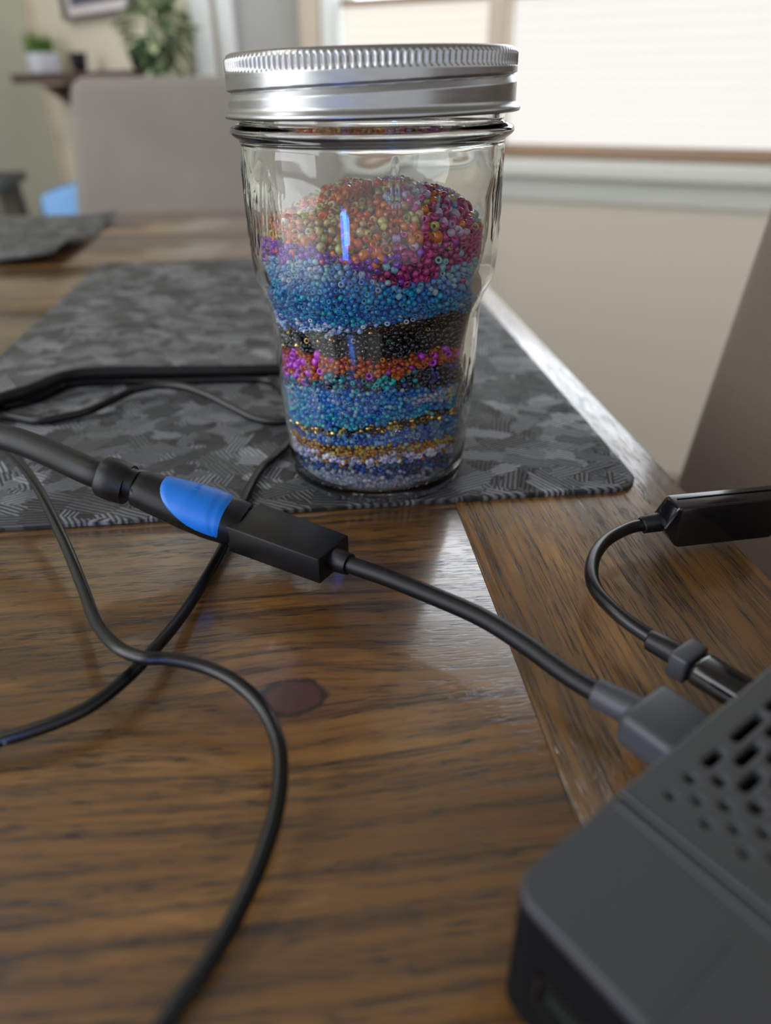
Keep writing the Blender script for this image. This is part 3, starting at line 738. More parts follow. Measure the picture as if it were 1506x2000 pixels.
# the 300 that show largest become single things
def front(b):
    if b[7] > 0: return False
    if b[6] == 15: return b[1] < .022
    return b[1] < -.010
order = sorted((i for i, b in enumerate(beads) if front(b)), key=lambda i: -beads[i][3])
single = set(order[:300])
WHERE = {15: 'in the top mound of the jar', 9: 'in the band below the black layer', 14: 'in the plum layer below the mound', 2: 'in the lavender row near the bottom of the jar',
         10: 'in the black layer of the jar', 13: 'in the ice blue layer of the jar', 5: 'in the thin bronze line of the jar', 8: 'in the dark teal layer of the jar'}
protos = {}
def bead_proto(col, long):
    k = (col, long)
    if k not in protos:
        me = bpy.data.meshes.new('glass_bead'); V, F = (LV, LF) if long else (TV, TF)
        me.from_pydata(V.tolist(), [], F.tolist()); me.materials.append(MATS[col]); me.polygons.foreach_set('use_smooth', [True] * len(me.polygons)); protos[k] = me
    return protos[k]
for i in order[:300]:
    b = beads[i]; o = bpy.data.objects.new('glass_bead', bead_proto(b[4], b[5] == 'long')); C.objects.link(o)
    m = Matrix(rand_rot().tolist()).to_4x4(); s = b[3] * K
    o.matrix_world = Matrix.Translation(world_pos(b)) @ m @ Matrix.Scale(s, 4)
    cn = b[4].replace('_', ' '); side = ['far left', 'left', 'middle', 'right', 'far right'][min(4, int((b[0] + .0375) / .015))]
    if b[6] == 15: where = 'at the %s of the top mound, %s' % (side, 'near its crest' if b[1] > -.004 else 'on its front slope' if b[1] > -.022 else 'at its front rim')
    else: where = '%s, %s' % (WHERE.get(b[6], 'in the %s layer' % LAYERS[b[6]][0]), side)
    lab = '%s%s bead %s' % ('large ' if b[3] > .00150 else '', cn, where)
    tag(o, lab, 'bead', lab.replace('bead ', 'beads ', 1))
for L, (nm, r, wt) in enumerate(LAYERS):
    ids = [i for i, b in enumerate(beads) if b[6] == L and i not in single]
    if not ids: continue
    mkey = lambda b: b[4] + '_core' if b[7] > 0 and PAL[b[4]][1] == 'g' else b[4]
    cols = sorted({mkey(beads[i]) for i in ids}); nv = NS * NPF
    Vs = np.empty((len(ids) * nv, 3)); Fs = np.empty((len(ids) * nv, 4), int); mi = np.empty(len(ids) * nv, int)
    for q, i in enumerate(ids):
        b = beads[i]; base = LV if b[5] == 'long' else TV
        Vs[q * nv:(q + 1) * nv] = base @ rand_rot().T * (b[3] * K) + np.array(world_pos(b)); Fs[q * nv:(q + 1) * nv] = TF + q * nv; mi[q * nv:(q + 1) * nv] = cols.index(mkey(b))
    me = bpy.data.meshes.new('seed_bead_layer'); me.from_pydata(Vs.tolist(), [], Fs.tolist())
    for c_ in cols: me.materials.append(MATS[c_])
    me.polygons.foreach_set('material_index', mi.tolist()); me.polygons.foreach_set('use_smooth', [True] * len(me.polygons)); me.update()
    o = bpy.data.objects.new('seed_bead_layer', me); C.objects.link(o)
    n_ = 'mound of orange, champagne and plum glass beads topping the layers in the jar' if L == 15 else '%s seed bead layer inside the glass jar' % nm
    tag(o, n_, 'beads', kind='stuff')

# ------------------------------------------------------------------ cables
M_pvc = simple('black_pvc_cable', (5, 5, 7), 0.3, nscale=500, namp=0.15, Specular_IOR_Level=0.36)
M_pvc_m = simple('matt_black_cable', (6, 6, 8), 0.46, nscale=500, namp=0.15, Specular_IOR_Level=0.28)
M_plas = simple('black_plastic', (8, 8, 10), 0.42, nscale=900, namp=0.2, bump=0.25, bdist=0.0001, Specular_IOR_Level=0.32)
M_gloss = simple('glossy_black_plastic', (9, 10, 11), 0.16, nscale=60, namp=0.2)
M_blue = simple('blue_overmould', (0, 104, 196), 0.45, nscale=200, namp=0.06)
M_greyp = simple('dark_grey_plastic', (50, 52, 56), 0.5, nscale=900, namp=0.1, bump=0.3, bdist=0.0001)
M_steel = simple('port_steel', (84, 82, 80), 0.4, 1.0, nscale=200, namp=0.1)
M_green = simple('circuit_board', (14, 34, 27), 0.5, nscale=200, namp=0.2)
def cable(name, pts, r, mat, parent=None, n=10):
    V, F = tube(catmull(pts, n), r, 14); return meshobj(name, V, F, mat, parent, sharp=1.0)
PA = [(-0.1957,0.3093,0.0120),(-0.1691,0.2778,0.0115),(-0.1496,0.2540,0.0115),(-0.1334,0.2349,0.0115),(-0.1193,0.2162,0.0110),(-0.1075,0.1982,0.0105),(-0.0948,0.1781,0.0100),(-0.0842,0.1603,0.0100),(-0.0743,0.1434,0.0115),(-0.0654,0.1328,0.0128),(-0.0578,0.1284,0.0133),(-0.0517,0.1280,0.0132),(-0.0427,0.1256,0.0128),(-0.0348,0.1212,0.0122),(-0.0282,0.1148,0.0112),(-0.0239,0.1071,0.0100),(-0.0222,0.0998,0.0088),(-0.0221,0.0911,0.0074),(-0.0239,0.0813,0.0058),(-0.0272,0.0718,0.0042),(-0.0310,0.0638,0.0032),(-0.0345,0.0583,0.0026),(-0.0371,0.0538,0.0021),(-0.0401,0.0480,0.0018)]
PB = [(0.0150,0.2960,0.0042),(-0.0080,0.2945,0.0042),(-0.0270,0.2835,0.0042),(-0.0375,0.2690,0.0042),(-0.0418,0.2570,0.0042),(-0.0442,0.2500,0.0042),(-0.0470,0.2430,0.0042),(-0.0491,0.2299,0.0040),(-0.0500,0.2148,0.0038),(-0.0513,0.1999,0.0028),(-0.0529,0.1860,0.0022),(-0.0545,0.1746,0.0022),(-0.0557,0.1617,0.0035),(-0.0570,0.1494,0.0055),(-0.0592,0.1381,0.0070),(-0.0627,0.1285,0.0072),(-0.0686,0.1200,0.0066),(-0.0762,0.1149,0.0060),(-0.0863,0.1111,0.0052),(-0.0988,0.1081,0.0040),(-0.1152,0.1079,0.0020)]
PC = [(-0.1816,0.2879,0.0080),(-0.1728,0.3032,0.0090),(-0.1621,0.3134,0.0098),(-0.1553,0.3254,0.0102),(-0.1465,0.3326,0.0100),(-0.1282,0.3377,0.0090),(-0.1137,0.3394,0.0082),(-0.0935,0.3412,0.0076),(-0.0739,0.3425,0.0072),(-0.0573,0.3440,0.0070),(-0.0385,0.3453,0.0066),(-0.0154,0.3429,0.0056),(0.01,.337,.0054)]
PD = [(0.0080,0.3010,0.0045),(-0.0120,0.2985,0.0078),(-0.0290,0.2900,0.0078),(-0.0430,0.2859,0.0048),(-0.0556,0.2891,0.0046),(-0.0677,0.2982,0.0062),(-0.0805,0.3082,0.0082),(-0.0933,0.3167,0.0090),(-0.1068,0.3196,0.0088),(-0.1154,0.3173,0.0080),(-0.1210,0.3123,0.0070),(-0.1318,0.2988,0.0052),(-0.1411,0.2938,0.0045),(-0.1503,0.2903,0.0042),(-0.1606,0.2933,0.0042),(-0.1719,0.2982,0.0042),(-0.1800,0.3018,0.0042),(-0.1822,0.3040,0.0042),(-0.1808,0.3062,0.0042),(-0.1740,0.3079,0.0041),(-0.1647,0.3160,0.0040),(-0.1584,0.3295,0.0040),(-0.1550,0.3356,0.0040),(-0.1399,0.3390,0.0040),(-0.1055,0.3385,0.0040),(-0.0694,0.3395,0.0040),(-0.0567,0.3369,0.0040),(-0.0508,0.3278,0.0040),(-0.0414,0.3094,0.0040),(-.026,.305,.0042)]
tag(cable('thin_cable', PA, .00165, M_pvc), 'thin glossy black cable curving in an S down the front of the table', 'cable')
cableB = cable('thin_cable', PB, .00165, M_pvc); tag(cableB, 'thin black cable passing under the black socket box to the left table side', 'cable')
tag(cable('thin_cable', PD, .0018, M_pvc), 'thin black cable looped on the placemat left of the jar', 'cable')
tag(cable('thick_cable', PC, .0031, M_pvc_m), 'thick matt black cable lying on the placemat behind the thin loop', 'cable')

fc = bpy.data.curves.new('printed_mark', 'FONT'); fc.body = 'AV  N'; fc.size = .0017; fc.extrude = .00002
ft = bpy.data.objects.new('tmp', fc); C.objects.link(ft); bpy.context.view_layer.update()
fm = bpy.data.meshes.new_from_object(ft.evaluated_get(bpy.context.evaluated_depsgraph_get())); bpy.data.objects.remove(ft)
fm.materials.clear(); fm.materials.append(simple('pale_cable_print', (120, 122, 128), 0.6, nscale=600, namp=0.3)); fm.name = 'printed_mark'
fo = bpy.data.objects.new('printed_mark', fm); C.objects.link(fo)
fd = Vector((.0073, .0029, .0006)).normalized(); fp = Vector((-.0857, .11135, .00525)); fn = Vector((0, 0, .030)) - fp; fn = (fn - fd * fn.dot(fd)).normalized(); fy = fn.cross(fd)
fmx = Matrix((fd, fy, fn)).transposed().to_4x4(); fmx.translation = fp + fn * .00172 - fy * .0006; fo.matrix_world = fmx; fo.parent = cableB
# adapter: socket box, thick lead, plug in the back of the grey case
ext = empty('adapter_lead', (-0.0296, 0.1814, 0.0)); tag(ext, 'short black adapter lead from the rectangular socket box to the grey case', 'cable')
def child(o, p): o.parent = p; o.matrix_parent_inverse = Matrix.Translation(p.location).inverted(); return o
bx = bmesh.new(); box(bx, (-.0174, -.0083, .0062), (.0174, .0083, .0155), 0.0007, 2)
for v in bx.verts:
    k = max(0, (v.co.x + .004) / .0214); v.co.y *= 1 - .10 * k
    if v.co.x > .0165: v.co.z = .0108 + (v.co.z - .0108) * .94
bx.transform(Matrix.Translation((-0.0296, 0.1814, 0)) @ Matrix.Rotation(math.radians(-32.5), 4, 'Z'))
child(bmobj('socket_housing', bx, M_plas), ext)
ax = Vector((.843, -.538, 0)); bx_ = Vector((.538, .843, 0)); E0 = Vector((-.0296, .1814, .011)) + ax * .0170
V, F = tube([E0 + ax * d for d in (0, .0005, .005, .0056, .0058)], [.0035, .0036, .0033, .0032, .0025], 20); child(meshobj('strain_relief', V, F, M_plas, sharp=.6), ext)
P1 = [tuple(E0 + ax * .004), tuple(E0 + ax * .009), (0.0008,0.1620,0.0112),(0.0130,0.1535,0.0112),(0.0244,0.1447,0.0112),(0.0334,0.1348,0.0112),(0.0412,0.1243,0.0113),(0.0464,0.1182,0.0115),(0.0526,0.1122,0.0115)]
child(cable('cable', P1, .0025, M_pvc_m), ext)
CA = math.radians(36.9)                     # the case's own frame: x along its back edge, y out of its back
CM = Matrix.Rotation(CA, 4, 'Z')
def inframe(o, par):
    o.matrix_world = CM; o.parent = par; o.matrix_parent_inverse = Matrix.Translation(par.location).inverted(); return o
V, F = tube([(.1082, .0660, .0115), (.1083, .0655, .0115), (.1099, .0580, .0115), (.1104, .0552, .0115)], [.0030, .0034, .0037, .0037], 20); inframe(meshobj('strain_relief', V, F, M_greyp, sharp=.6), ext)
bm = bmesh.new(); box(bm, (.1030, .0392, .0068), (.1192, .0568, .0160), 0.0022, 3); inframe(bmobj('plug', bm, M_greyp), ext)
bm = bmesh.new()
for k in range(9): box(bm, (.1052 + k * .00132, .0425 + .0003 * (k % 2), .0158), (.1060 + k * .00132, .0446 - .0002 * (k % 3), .01615))
inframe(bmobj('embossed_mark', bm, M_plas), ext)

# blue and black plug with its thick lead
blue = empty('blue_plug_cable', (-0.0443, 0.1908, 0.0)); tag(blue, 'thick black cable ending in a black and blue plug, pushed into the socket box', 'cable')
S0 = Vector((-.0447, .1911, .0112)); S1 = Vector((-.0863, .1988, .0240)); sd = (S1 - S0); SL = sd.length; sd.normalize()
sb = Vector((0, 0, 1)).cross(sd).normalized(); sz = sd.cross(sb).normalized(); 
KEY = [(0, .0083, .0050, 3.0), (.004, .0088, .0060, 2.6), (.010, .0090, .0067, 2.3), (.018, .0086, .0068, 2.1), (.026, .0074, .0064, 2.0), (.033, .0062, .0060, 2.0), (.0352, .0058, .0056, 2.0), (.0353, .0048, .0048, 2.0), (.0378, .0050, .0050, 2.0), (.0380, .0066, .0064, 2.0), (.0425, .0070, .0068, 2.0), (.0462, .0066, .0066, 2.0), (.0472, .0058, .0058, 2.0), (.0474, .0048, .0048, 2.0)]
def sect(s): return [float(np.interp(s, [k[0] for k in KEY], [k[j] for k in KEY])) for j in (1, 2, 3)]
ss = sorted(set([k[0] for k in KEY] + [i * .002 for i in range(21)]))
V, F = loft([(S0 + sd * s + sz * (.0012 if .0352 < s < .0379 else 0) + sb * (.0006 if .0352 < s < .0379 else 0), sb, sz, *sect(s)) for s in ss], 40); child(meshobj('plug_body', V, F, M_plas, sharp=.7), blue)
V = []; F = []; nu, nv_ = 22, 40
for i in range(nu + 1):                      # blue inlay wrapped over the body, rounded at its cable end
    for j in range(nv_ + 1):
        f = -1 + 2 * j / nv_; a = math.radians(98 + 112 * f)
        s0 = .0045 + .0030 * max(0, f); smax = s0 + .0235 * math.sqrt(max(0, 1 - abs(f) ** 2.6)); s = s0 + (smax - s0) * i / nu
        hb, hc, ex = sect(s); edge = min(i, 3) / 3 * min(1, (nu - i) / 2) * min(1, min(j, nv_ - j) / 2); off = -.0002 + .00055 * edge
        if abs(i - 4) < 1: off -= .0003
        ca, sa = math.cos(a), math.sin(a)
        V.append(S0 + sd * s + sb * (hb + off) * math.copysign(abs(ca) ** (2 / ex), ca) + sz * (hc + off) * math.copysign(abs(sa) ** (2 / ex), sa))
for i in range(nu):
    for j in range(nv_):
        a = i * (nv_ + 1) + j; F.append((a, a + 1, a + nv_ + 2, a + nv_ + 1))
child(meshobj('blue_inlay', V, F, M_blue), blue)
bm = bmesh.new()
for k in range(15):
    if k == 6: continue
    a = math.radians(62 + 4.6 * k); s = .0165 + .0003 * (k % 2); hb, hc, ex = sect(s); ca, sa = math.cos(a), math.sin(a)
    p = S0 + sd * s + sb * (hb + .00042) * ca + sz * (hc + .00042) * sa; n_ = (sb * ca + sz * sa).normalized(); t_ = sd.cross(n_)
    m = Matrix((sd, t_, n_)).transposed().to_4x4(); m.translation = p
    vv = bmesh.ops.create_cube(bm, size=1)['verts']
    for v in vv: v.co = m @ Vector((v.co.x * (.0008 + .0003 * (k % 3)), v.co.y * .00022, v.co.z * .0002))
child(bmobj('embossed_mark', bm, M_blue), blue)
PT = [tuple(S1 - sd * .004), tuple(S1 + sd * .006), (-0.1101,0.2127,0.0262), (-0.1238,0.2214,0.0265), (-0.1340,0.2272,0.0262), (-0.1558,0.2431,0.0245), (-.185,.262,.020), (-.22,.283,.011), (-.26,.30,.0048)]
child(cable('cable', PT, .0045, M_pvc_m), blue)

# glossy dongle at the table edge with its lead
don = empty('display_dongle', (0.1, 0.195, 0.0)); tag(don, 'glossy black dongle at the right table edge with a curved lead to the grey case', 'adapter')
dm = bmesh.new(); DL, DD, DH = .0365, .0085, .0150
for x0, xm, x1 in ((0, -.0030, .0022), (DL, DL + .0032, DL - .0016)):
    for y in (0, DD):
        s = 0.0012 if y == 0 else 0.0
        dm.verts.new((x0, y, DH)); dm.verts.new((xm, y + .001, DH * .47)); dm.verts.new((x1, y, 0))
bmesh.ops.convex_hull(dm, input=dm.verts)
bmesh.ops.dissolve_limit(dm, angle_limit=0.02, verts=dm.verts, edges=dm.edges)
bmesh.ops.bevel(dm, geom=list(dm.edges), offset=.0009, segments=3, affect='EDGES', profile=.5)
DM = Matrix.Translation((.0893, .1868, .0032)) @ Matrix.Rotation(math.radians(9.5), 4, 'Z') @ Matrix.Rotation(math.radians(1.5), 4, 'X')
dm.transform(DM); child(bmobj('housing', dm, M_gloss, sharp=.35), don)
dl = bmesh.new(); box(dl, (.002, .0052, DH - .0002), (DL - .002, .0055, DH + .0003)); dl.transform(DM); child(bmobj('seam_ridge', dl, M_gloss), don)
PE = [(0.0895,0.1925,0.0102),(0.0864,0.1922,0.0098),(0.0818,0.1916,0.0094),(0.0759,0.1897,0.0092),(0.0674,0.1828,0.0095),(0.0612,0.1732,0.0105),(0.0576,0.1633,0.0112),(0.0569,0.1554,0.0115),(0.0585,0.1485,0.0115),(0.0619,0.1417,0.0112),(0.0665,0.1355,0.0108),(0.0698,0.1312,0.0105)]
child(cable('cable', PE, .00195, M_pvc), don)
V, F = tube([(.0808, .1914, .0093), (.0812, .1915, .0094), (.0865, .1925, .0098), (.0900, .193, .0101)], [.0024, .0028, .0031, .0031], 18); child(meshobj('strain_relief', V, F, M_plas, sharp=.6), don)
V, F = tube([(.1338, .0700, .0106), (.1339, .0695, .0106), (.1345, .0640, .0105), (.1346, .0615, .0105)], [.0023, .0027, .0030, .0031], 18); inframe(meshobj('strain_relief', V, F, M_plas, sharp=.6), don)
bm = bmesh.new(); box(bm, (.1299, .0572, .0070), (.1393, .0622, .0140), .0009, 3); inframe(bmobj('collar', bm, M_greyp), don)
bm = bmesh.new(); box(bm, (.1302, .0392, .0074), (.1390, .0577, .0136), .0022, 3); inframe(bmobj('plug', bm, M_gloss), don)

# ------------------------------------------------------------------ small computer case, lower right
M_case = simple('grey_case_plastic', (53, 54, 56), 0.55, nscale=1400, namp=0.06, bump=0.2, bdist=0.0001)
M_case_shaded = simple('shaded_case_side', (3, 3, 3), 0.8, nscale=900, namp=0.1, Specular_IOR_Level=0.15)  # near-black colour stands for the shade on the case's unlit side
M_dark = simple('case_inside', (10, 10, 11), 0.8, nscale=200, namp=0.2)
case = empty('mini_computer', (0, 0, 0), CA); tag(case, 'dark grey small computer case with a perforated top, at the lower right corner', 'computer')
X0, X1, Y0, Y1, ZT = .0508, .1660, -.0350, .0388, .0300
out = rrect(X0, Y0, X1, Y1, .0045, 6); inn = rrect(X0 + .0016, Y0 + .0016, X1 - .0016, Y1 - .0016, .003, 6); nn = len(out)
V = [(x, y, .0010) for x, y in out] + [(x, y, ZT - .0022) for x, y in out] + [(x, y, ZT - .0022) for x, y in inn] + [(x, y, .0030) for x, y in inn]; F = []
for a in range(3):
    for k in range(nn): F.append((a * nn + k, a * nn + (k + 1) % nn, (a + 1) * nn + (k + 1) % nn, (a + 1) * nn + k))
F.append(tuple(range(nn))[::-1]); F.append(tuple(3 * nn + k for k in range(nn)))
meshobj('case_shell', V, F, M_case_shaded, case, sharp=.6)
for fx in (X0 + .01, X1 - .018):
    for fy in (Y0 + .01, Y1 - .018): boxobj('rubber_foot', (fx, fy, 0), (fx + .008, fy + .008, .0012), M_dark, case)
boxobj('circuit_board', (X0 + .004, Y0 + .004, .0085), (X1 - .004, Y1 - .004, .0100), M_green, case)
GX = .0762
plate('top_strip', rrect(X0, Y0, GX - .0002, Y1, .0045, 6, (0, 1, 1, 0)), [], ZT - .0012, .0011, .0005, M_case, case)
def hole(x, y, w_, ln=0.0, n=8):
    r = w_ / 2; pts = []
    for c, a0 in ((x + ln / 2, -90), (x - ln / 2, 90)):
        for k in range(n + 1):
            a = math.radians(a0 + 180 * k / n); pts.append((c + r * math.cos(a), y + r * math.sin(a)))
    return pts
H = []
def row(y, items):
    for x, w_, *ln in items: H.append(hole(x, y, w_ + .0004, ln[0] if ln else 0.0))
row(.0331, [(.0822, .0012), (.0877, .0016), (.0946, .0014, .0036), (.1057, .0014, .0082), (.1175, .0014, .0082), (.1290, .0014, .0036), (.1357, .0016), (.1410, .0012)])
row(.0299, [(.0848, .0013), (.0911, .0017, .0004), (.1001, .0015, .0055), (.1115, .0014, .0082), (.1235, .0015, .0055), (.1325, .0017), (.1385, .0013)])
row(.0267, [(.0821, .0012), (.0874, .0016), (.0952, .0016, .0042), (.1050, .0015, .006), (.1170, .0015, .006), (.1275, .0016, .003), (.1350, .0016), (.1405, .0012)])
row(.0235, [(.0848, .0013), (.0911, .0019, .0006), (.0995, .0017, .003), (.1100, .0016, .005), (.1220, .0016, .003), (.1320, .0017), (.1380, .0013)])
row(.0204, [(.0822, .0012), (.0877, .0015), (.0938, .0018), (.1010, .0018, .001), (.1090, .0017, .003), (.1190, .0017, .001), (.1270, .0016), (.1340, .0013)])
row(.0172, [(.0849, .0012), (.0906, .0015), (.0970, .0017), (.1045, .0017), (.1130, .0017), (.1210, .0015), (.1280, .0012)])
row(.0140, [(.0877, .0012), (.0938, .0014), (.1005, .0015), (.1085, .0015), (.1160, .0014), (.1230, .0012)])
plate('grille_panel', rrect(GX, Y0, X1, Y1, .0045, 6, (1, 0, 0, 1)), H, ZT - .0009, .0013, .0006, M_case, case)
# moulded ridge beside the seam and the pressed mark on the strip
boxobj('seam_ridge', (GX - .0026, Y0 + .001, ZT - .0003), (GX - .0008, Y1 - .001, ZT + .00018), M_case, case, .00016, 1)
plate('pressed_mark', hole(.0593, .0150, .0011, .018), [], ZT - .00005, .00012, .00005, M_greyp, case).rotation_euler = (0, 0, 0)
# ports in the left side, whose shade is in its colour
def port(y0, y1, z0, z1, mat):
    bm = bmesh.new(); t_ = .0005
    for lo, hi in (((X0 - .0008, y0, z0), (X0 + .001, y0 + t_, z1)), ((X0 - .0008, y1 - t_, z0), (X0 + .001, y1, z1)), ((X0 - .0008, y0, z0), (X0 + .001, y1, z0 + t_)), ((X0 - .0008, y0, z1 - t_), (X0 + .001, y1, z1))): box(bm, lo, hi)
    o = bmobj('port', bm, mat, case); boxobj('tongue', (X0 - .0005, y0 + .002, (z0 + z1) / 2 - .0008), (X0 + .0006, y1 - .002, (z0 + z1) / 2 + .0008), M_green, o)
port(.0175, .0310, .0110, .0180, M_steel); port(-.0010, .0125, .0110, .0180, M_steel)

# ------------------------------------------------------------------ chairs
M_chair = fabric_mat('taupe_linen', (138, 131, 125)); M_chair_shaded = fabric_mat('shaded_taupe_linen', (112, 97, 84), .3)  # second linen is the same taupe with shade painted in
M_cleg = simple('dark_chair_leg', (48, 34, 26), 0.4, nscale=60, namp=0.2)
def chair(loc, rz, label, mat, lean=0.0, wd=.47, top=.137, flare=0.0):
    t = empty('dining_chair', loc, rz); tag(t, label, 'chair', 'upholstered dining chairs')
    h0 = -.34; bm = bmesh.new(); box(bm, (-wd / 2, -.035, h0), (wd / 2, .035, top), .026, 5)
    for v in bm.verts: v.co.y += lean * (v.co.z - h0); v.co.x *= 1 + flare * max(0, (top - v.co.z) / .3); v.co.z += .006 * (1 - (2 * v.co.x / wd) ** 2) * (v.co.z > 0)
    bmobj('backrest', bm, mat, t, sharp=1.2)
    bm = bmesh.new(); box(bm, (-wd / 2, -.47, -.37), (wd / 2, .02, -.285), .025, 4); bmobj('seat', bm, mat, t, sharp=1.2)
    for x in (-wd / 2 + .03, wd / 2 - .07):
        for y in (-.45, -.02): boxobj('leg', (x, y, FLOOR - loc[2]), (x + .04, y + .04, -.36), M_cleg, t, .003)
    return t
c1 = rf(0.0, 1.05)
chair((-0.358, 1.56, 0), math.radians(4), 'light taupe upholstered dining chair facing across the far side of the table', M_chair, lean=.13, flare=.16, wd=.46, top=.142)
chair((.2015, .21, 0), math.radians(-90), 'taupe upholstered dining chair, shade put into its colour, at the right end of the table', M_chair_shaded, lean=.10, wd=.44, top=.16)

# ------------------------------------------------------------------ shelf wall: console shelf, pots, plants, picture
M_shelf = simple('dark_cherry_wood', (72, 46, 42), 0.4, nscale=40, namp=0.25)
M_pot = simple('white_ceramic', (205, 208, 220), 0.35, nscale=40, namp=0.03); M_cup = simple('black_ceramic', (30, 30, 34), 0.35, nscale=40, namp=0.15)
M_cup2 = simple('dark_plum_ceramic', (44, 28, 32), 0.35, nscale=40, namp=0.15)
M_grass = simple('grass_green', (86, 122, 44), 0.6, nscale=60, namp=0.3); M_leaf = simple('variegated_leaf_green', (98, 124, 82), 0.5, nscale=30, namp=0.35); M_leaf2 = simple('variegated_leaf_pale', (196, 204, 164), 0.5, nscale=30, namp=0.2); M_leaf3 = simple('dark_leaf_green', (62, 88, 58), 0.5, nscale=30, namp=0.25)
M_stem = simple('plant_stem', (80, 84, 50), 0.7, nscale=30, namp=0.2)
SH = .150
SHZ = SH + .008
def onshelf(x, y=-.08, z=SH + .008): return HM @ Vector((x, y, z))
rzH = math.atan2(-.719, .695)
sh = empty('wall_shelf', HM @ Vector((0.56, 0, SH + .008)), rzH); tag(sh, 'dark cherry wood wall shelf on brackets carrying pots, left background', 'shelf')
boxobj('board', (-.40, -.16, -.022), (.31, -.005, 0), M_shelf, sh, .004)
for bxx in (-.25, .20):
    V = [(bxx, -.005, -.026), (bxx, -.14, -.026), (bxx, -.10, -.055), (bxx, -.045, -.095), (bxx, -.03, -.125), (bxx, -.005, -.14)]; V += [(x + .035, y, z) for x, y, z in V]
    F = [(0, 1, 2, 3, 4, 5), (11, 10, 9, 8, 7, 6)] + [(k, (k + 1) % 6 + 0 if False else (k + 1) % 6, (k + 1) % 6 + 6, k + 6) for k in range(6)]
    bm = bmesh.new(); vv = [bm.verts.new(v) for v in V]
    for f in F:
        bm.faces.new([vv[i] for i in f])
    bmobj('bracket', bm, M_shelf, sh)
boxobj('post', (-.245, -.03, -.60), (-.22, -.006, -.13), M_casing, sh, .003)
def tapered(name, loc, rt, rb, h, mat, rz=0, label='', cat='pot', n=28, sq=False, parts=True):
    t = empty(name, loc, rz); tag(t, label, cat)
    if sq:
        bm = bmesh.new(); box(bm, (-rt, -rt, 0), (rt, rt, h), .006, 3)
        bm.normal_update(); top_ = [f for f in bm.faces if f.normal.z > .9 and f.calc_center_median().z > h - .001]
        bm.normal_update(); bmesh.ops.inset_region(bm, faces=top_, thickness=.004); bmesh.ops.translate(bm, verts=list({v for f in top_ for v in f.verts}), vec=(0, 0, -.012))
        bmobj('pot', bm, mat, t)
    else:
        V, F = lathe([(rb * .9, 0), (rb, .002), (rt * .98, h - .002), (rt, h), (rt - .004, h), (rb * .9, .008)], n); meshobj('body' if parts else name, V, F, mat, t, sharp=.6)
    return t
gp = tapered('potted_grass', onshelf(.235, -.085), .034, .03, .052, M_pot, rzH, 'white square pot of green grass at the left end of the wall shelf', 'plant', sq=True)
V = []; F = []
for k in range(140):
    x, y = random.uniform(-.034, .034), random.uniform(-.034, .034); h = random.uniform(.03, .06) * (1.15 if x < 0 else .75); a = random.uniform(0, PI); dx, dy = random.gauss(0, .012), random.gauss(0, .012); wv = .0016
    i = len(V); V += [(x - wv * math.cos(a), y - wv * math.sin(a), .05), (x + wv * math.cos(a), y + wv * math.sin(a), .05), (x + dx * .5 + wv * math.cos(a), y + dy * .5 + wv * math.sin(a), .05 + h * .6), (x + dx * .5 - wv * math.cos(a), y + dy * .5 - wv * math.sin(a), .05 + h * .6), (x + dx, y + dy, .05 + h)]
    F += [(i, i + 1, i + 2, i + 3), (i + 3, i + 2, i + 4)]
g_ = meshobj('grass', V, F, M_grass, gp); g_['kind'] = 'stuff'
tapered('cup', onshelf(.45), .024, .017, .046, M_cup, 0, 'small black cup next to the white pot of grass on the shelf', 'cup')
tapered('cup', onshelf(.77), .023, .012, .046, M_cup2, 0, 'dark tapered cup on the wall shelf beside the leafy variegated plant', 'cup')
pl = tapered('leafy_plant', onshelf(.925, -.105, SHZ), .030, .024, .045, M_cup, 0, 'bushy green and cream variegated plant at the right end of the shelf', 'plant')
leaf_me = []
for mt in (M_leaf, M_leaf2, M_leaf3):
    me = bpy.data.meshes.new('leaf'); L = .05
    V = [(0, 0, 0), (.010, .012, .003), (.014, .028, .004), (.008, .042, .002), (0, L, -.004), (-.008, .042, .002), (-.014, .028, .004), (-.010, .012, .003), (0, .014, -.001), (0, .03, -.001)]
    F = [(0, 1, 8), (0, 8, 7), (1, 2, 9, 8), (8, 9, 6, 7), (2, 3, 4, 9), (9, 4, 5, 6)]
    V2 = V + [(x, y, z - .0006) for x, y, z in V]; F2 = F + [tuple(i + 10 for i in f[::-1]) for f in F]
    me.from_pydata(V2, [], F2); me.materials.append(mt); leaf_me.append(me)
for k in range(7):
    a = k / 7 * 2 * PI; p0 = Vector((.01 * math.cos(a), .01 * math.sin(a), .035)); p1 = Vector((.035 * math.cos(a), .035 * math.sin(a), random.uniform(.07, .12)))
    V, F = tube([p0, (p0 + p1) / 2 + Vector((0, 0, .02)), p1], .0018, 6); meshobj('stem', V, F, M_stem, pl)
for k in range(190):
    ph, ct = random.uniform(0, 2 * PI), random.uniform(-1, 1); st = math.sqrt(1 - ct * ct); rr = random.uniform(.5, 1.0)
    c_ = Vector((.060 * st * math.cos(ph) * rr, .060 * st * math.sin(ph) * rr, .072 + .070 * ct * rr))
    o = bpy.data.objects.new('leaf', leaf_me[pick({0: 4, 1: 4, 2: 3})]); C.objects.link(o); o.parent = pl
    dirv = (c_ - Vector((0, 0, .07))).normalized() + Vector((random.gauss(0, .4), random.gauss(0, .4), random.gauss(-.15, .4)))
    o.location = c_; o.rotation_euler = dirv.to_track_quat('Y', 'Z').to_euler(); s = random.uniform(.6, .95); o.scale = (s, s, s)
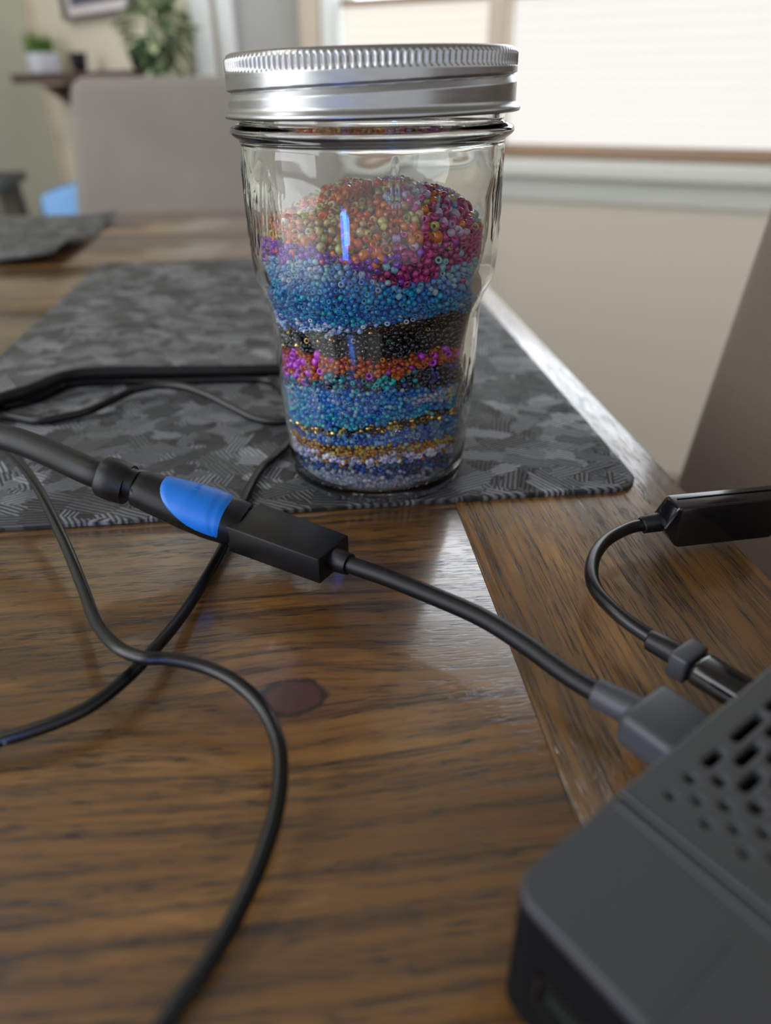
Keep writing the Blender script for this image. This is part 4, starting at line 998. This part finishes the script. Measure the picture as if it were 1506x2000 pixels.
# picture
pc = empty('framed_picture', HM @ Vector((.476, -.004, .283)), rzH); tag(pc, 'grey framed picture with a white mount hanging above the shelf', 'picture')
M_frame = simple('grey_frame', (96, 92, 92), 0.4, nscale=60, namp=0.1); M_mount = simple('white_mount', (214, 206, 208), 0.8, nscale=90, namp=0.02)
bm = bmesh.new()
for lo, hi in (((-.197, -.022, 0), (.197, 0, .009)), ((-.197, -.022, .36), (.197, 0, .376)), ((-.197, -.022, .009), (-.180, 0, .36)), ((.180, -.022, .009), (.197, 0, .36))): box(bm, lo, hi, .002)
bmobj('frame', bm, M_frame, pc)
boxobj('mount', (-.180, -.010, .009), (.180, -.002, .36), M_mount, pc)
M_print = simple('dusky_blue_print', (82, 84, 108), 0.7, nscale=14, namp=0.5)
boxobj('print', (-.15, -.012, .030), (.15, -.0095, .33), M_print, pc)

# ------------------------------------------------------------------ left background: bin and side table
M_bin = simple('light_blue_plastic', (118, 172, 232), 0.45, nscale=30, namp=0.05); M_bin_d = simple('dark_blue_plastic', (70, 92, 128), 0.5, nscale=30, namp=0.05)
bn = empty('storage_bin', (-.795, 2.05, FLOOR), math.radians(12)); tag(bn, 'light blue plastic bin with a sloping rim, behind the far chair at left', 'bin')
bm = bmesh.new(); box(bm, (-.085, -.075, 0), (.085, .075, .672), .010, 3)
for v in bm.verts:
    if v.co.z > .3: v.co.z += (v.co.x - .0) * .25
    else: v.co.x *= .85; v.co.y *= .85
bmobj('body', bm, M_bin, bn)
bm = bmesh.new(); box(bm, (-.091, -.06, .59), (-.078, .06, .62), .004); bmobj('handle', bm, M_bin_d, bn)
M_stool = simple('weathered_grey_wood', (104, 98, 90), 0.6, nscale=60, namp=0.2); M_stoolt = simple('dark_slate_top', (66, 74, 74), 0.5, nscale=60, namp=0.15)
st = empty('side_table', (-1.06, 1.98, FLOOR), math.radians(10)); tag(st, 'small grey wooden side table with splayed legs at the far left edge', 'side table')
bm = bmesh.new(); box(bm, (-.13, -.12, .672), (.13, .12, .695), .006); bmobj('table_top', bm, M_stoolt, st)
for sx, sy in ((-1, -1), (-1, 1), (1, -1), (1, 1)):
    b0 = Vector((.085 * sx, .085 * sy, .673)); b1 = Vector((.125 * sx + .0, .11 * sy, 0)); V, F = tube([b0, b1], [.03, .022], 4); meshobj('leg', V, F, M_stool, st, smooth=False)
M_vase = simple('pale_blue_ceramic', (206, 220, 222), 0.3, nscale=30, namp=0.04)
vz = empty('vase', Vector((-1.02, 1.98, FLOOR + .695))); tag(vz, 'pale blue vase on the small grey side table at the left edge', 'vase')
V, F = lathe([(.03, 0), (.04, .008), (.048, .05), (.04, .11), (.026, .14), (.03, .155), (.025, .155), (.02, .13)], 28); meshobj('body', V, F, M_vase, vz)
# dark curtain at the right side of the window
M_cur = fabric_mat('dark_plum_curtain', (62, 44, 54), .2)
cu = bmesh.new(); pr = []
for i in range(61):
    x = 1.20 + .34 * i / 60; pr.append((x, -.06 + .016 * math.sin(i * .95)))
va = [cu.verts.new((x, y, .095)) for x, y in pr]; vb = [cu.verts.new((x, y, 1.45)) for x, y in pr]; vc = [cu.verts.new((x, y + .004, .095)) for x, y in pr]; vd = [cu.verts.new((x, y + .004, 1.45)) for x, y in pr]
for i in range(60):
    cu.faces.new((va[i], va[i + 1], vb[i + 1], vb[i])); cu.faces.new((vc[i + 1], vc[i], vd[i], vd[i + 1])); cu.faces.new((va[i + 1], va[i], vc[i], vc[i + 1])); cu.faces.new((vb[i], vb[i + 1], vd[i + 1], vd[i]))
cu.faces.new((va[0], vb[0], vd[0], vc[0])); cu.faces.new((va[60], vc[60], vd[60], vb[60]))
o = bmobj('curtain', cu, M_cur); o.matrix_world = WM; tag(o, 'dark plum curtain hanging at the right side of the bright window', 'curtain')
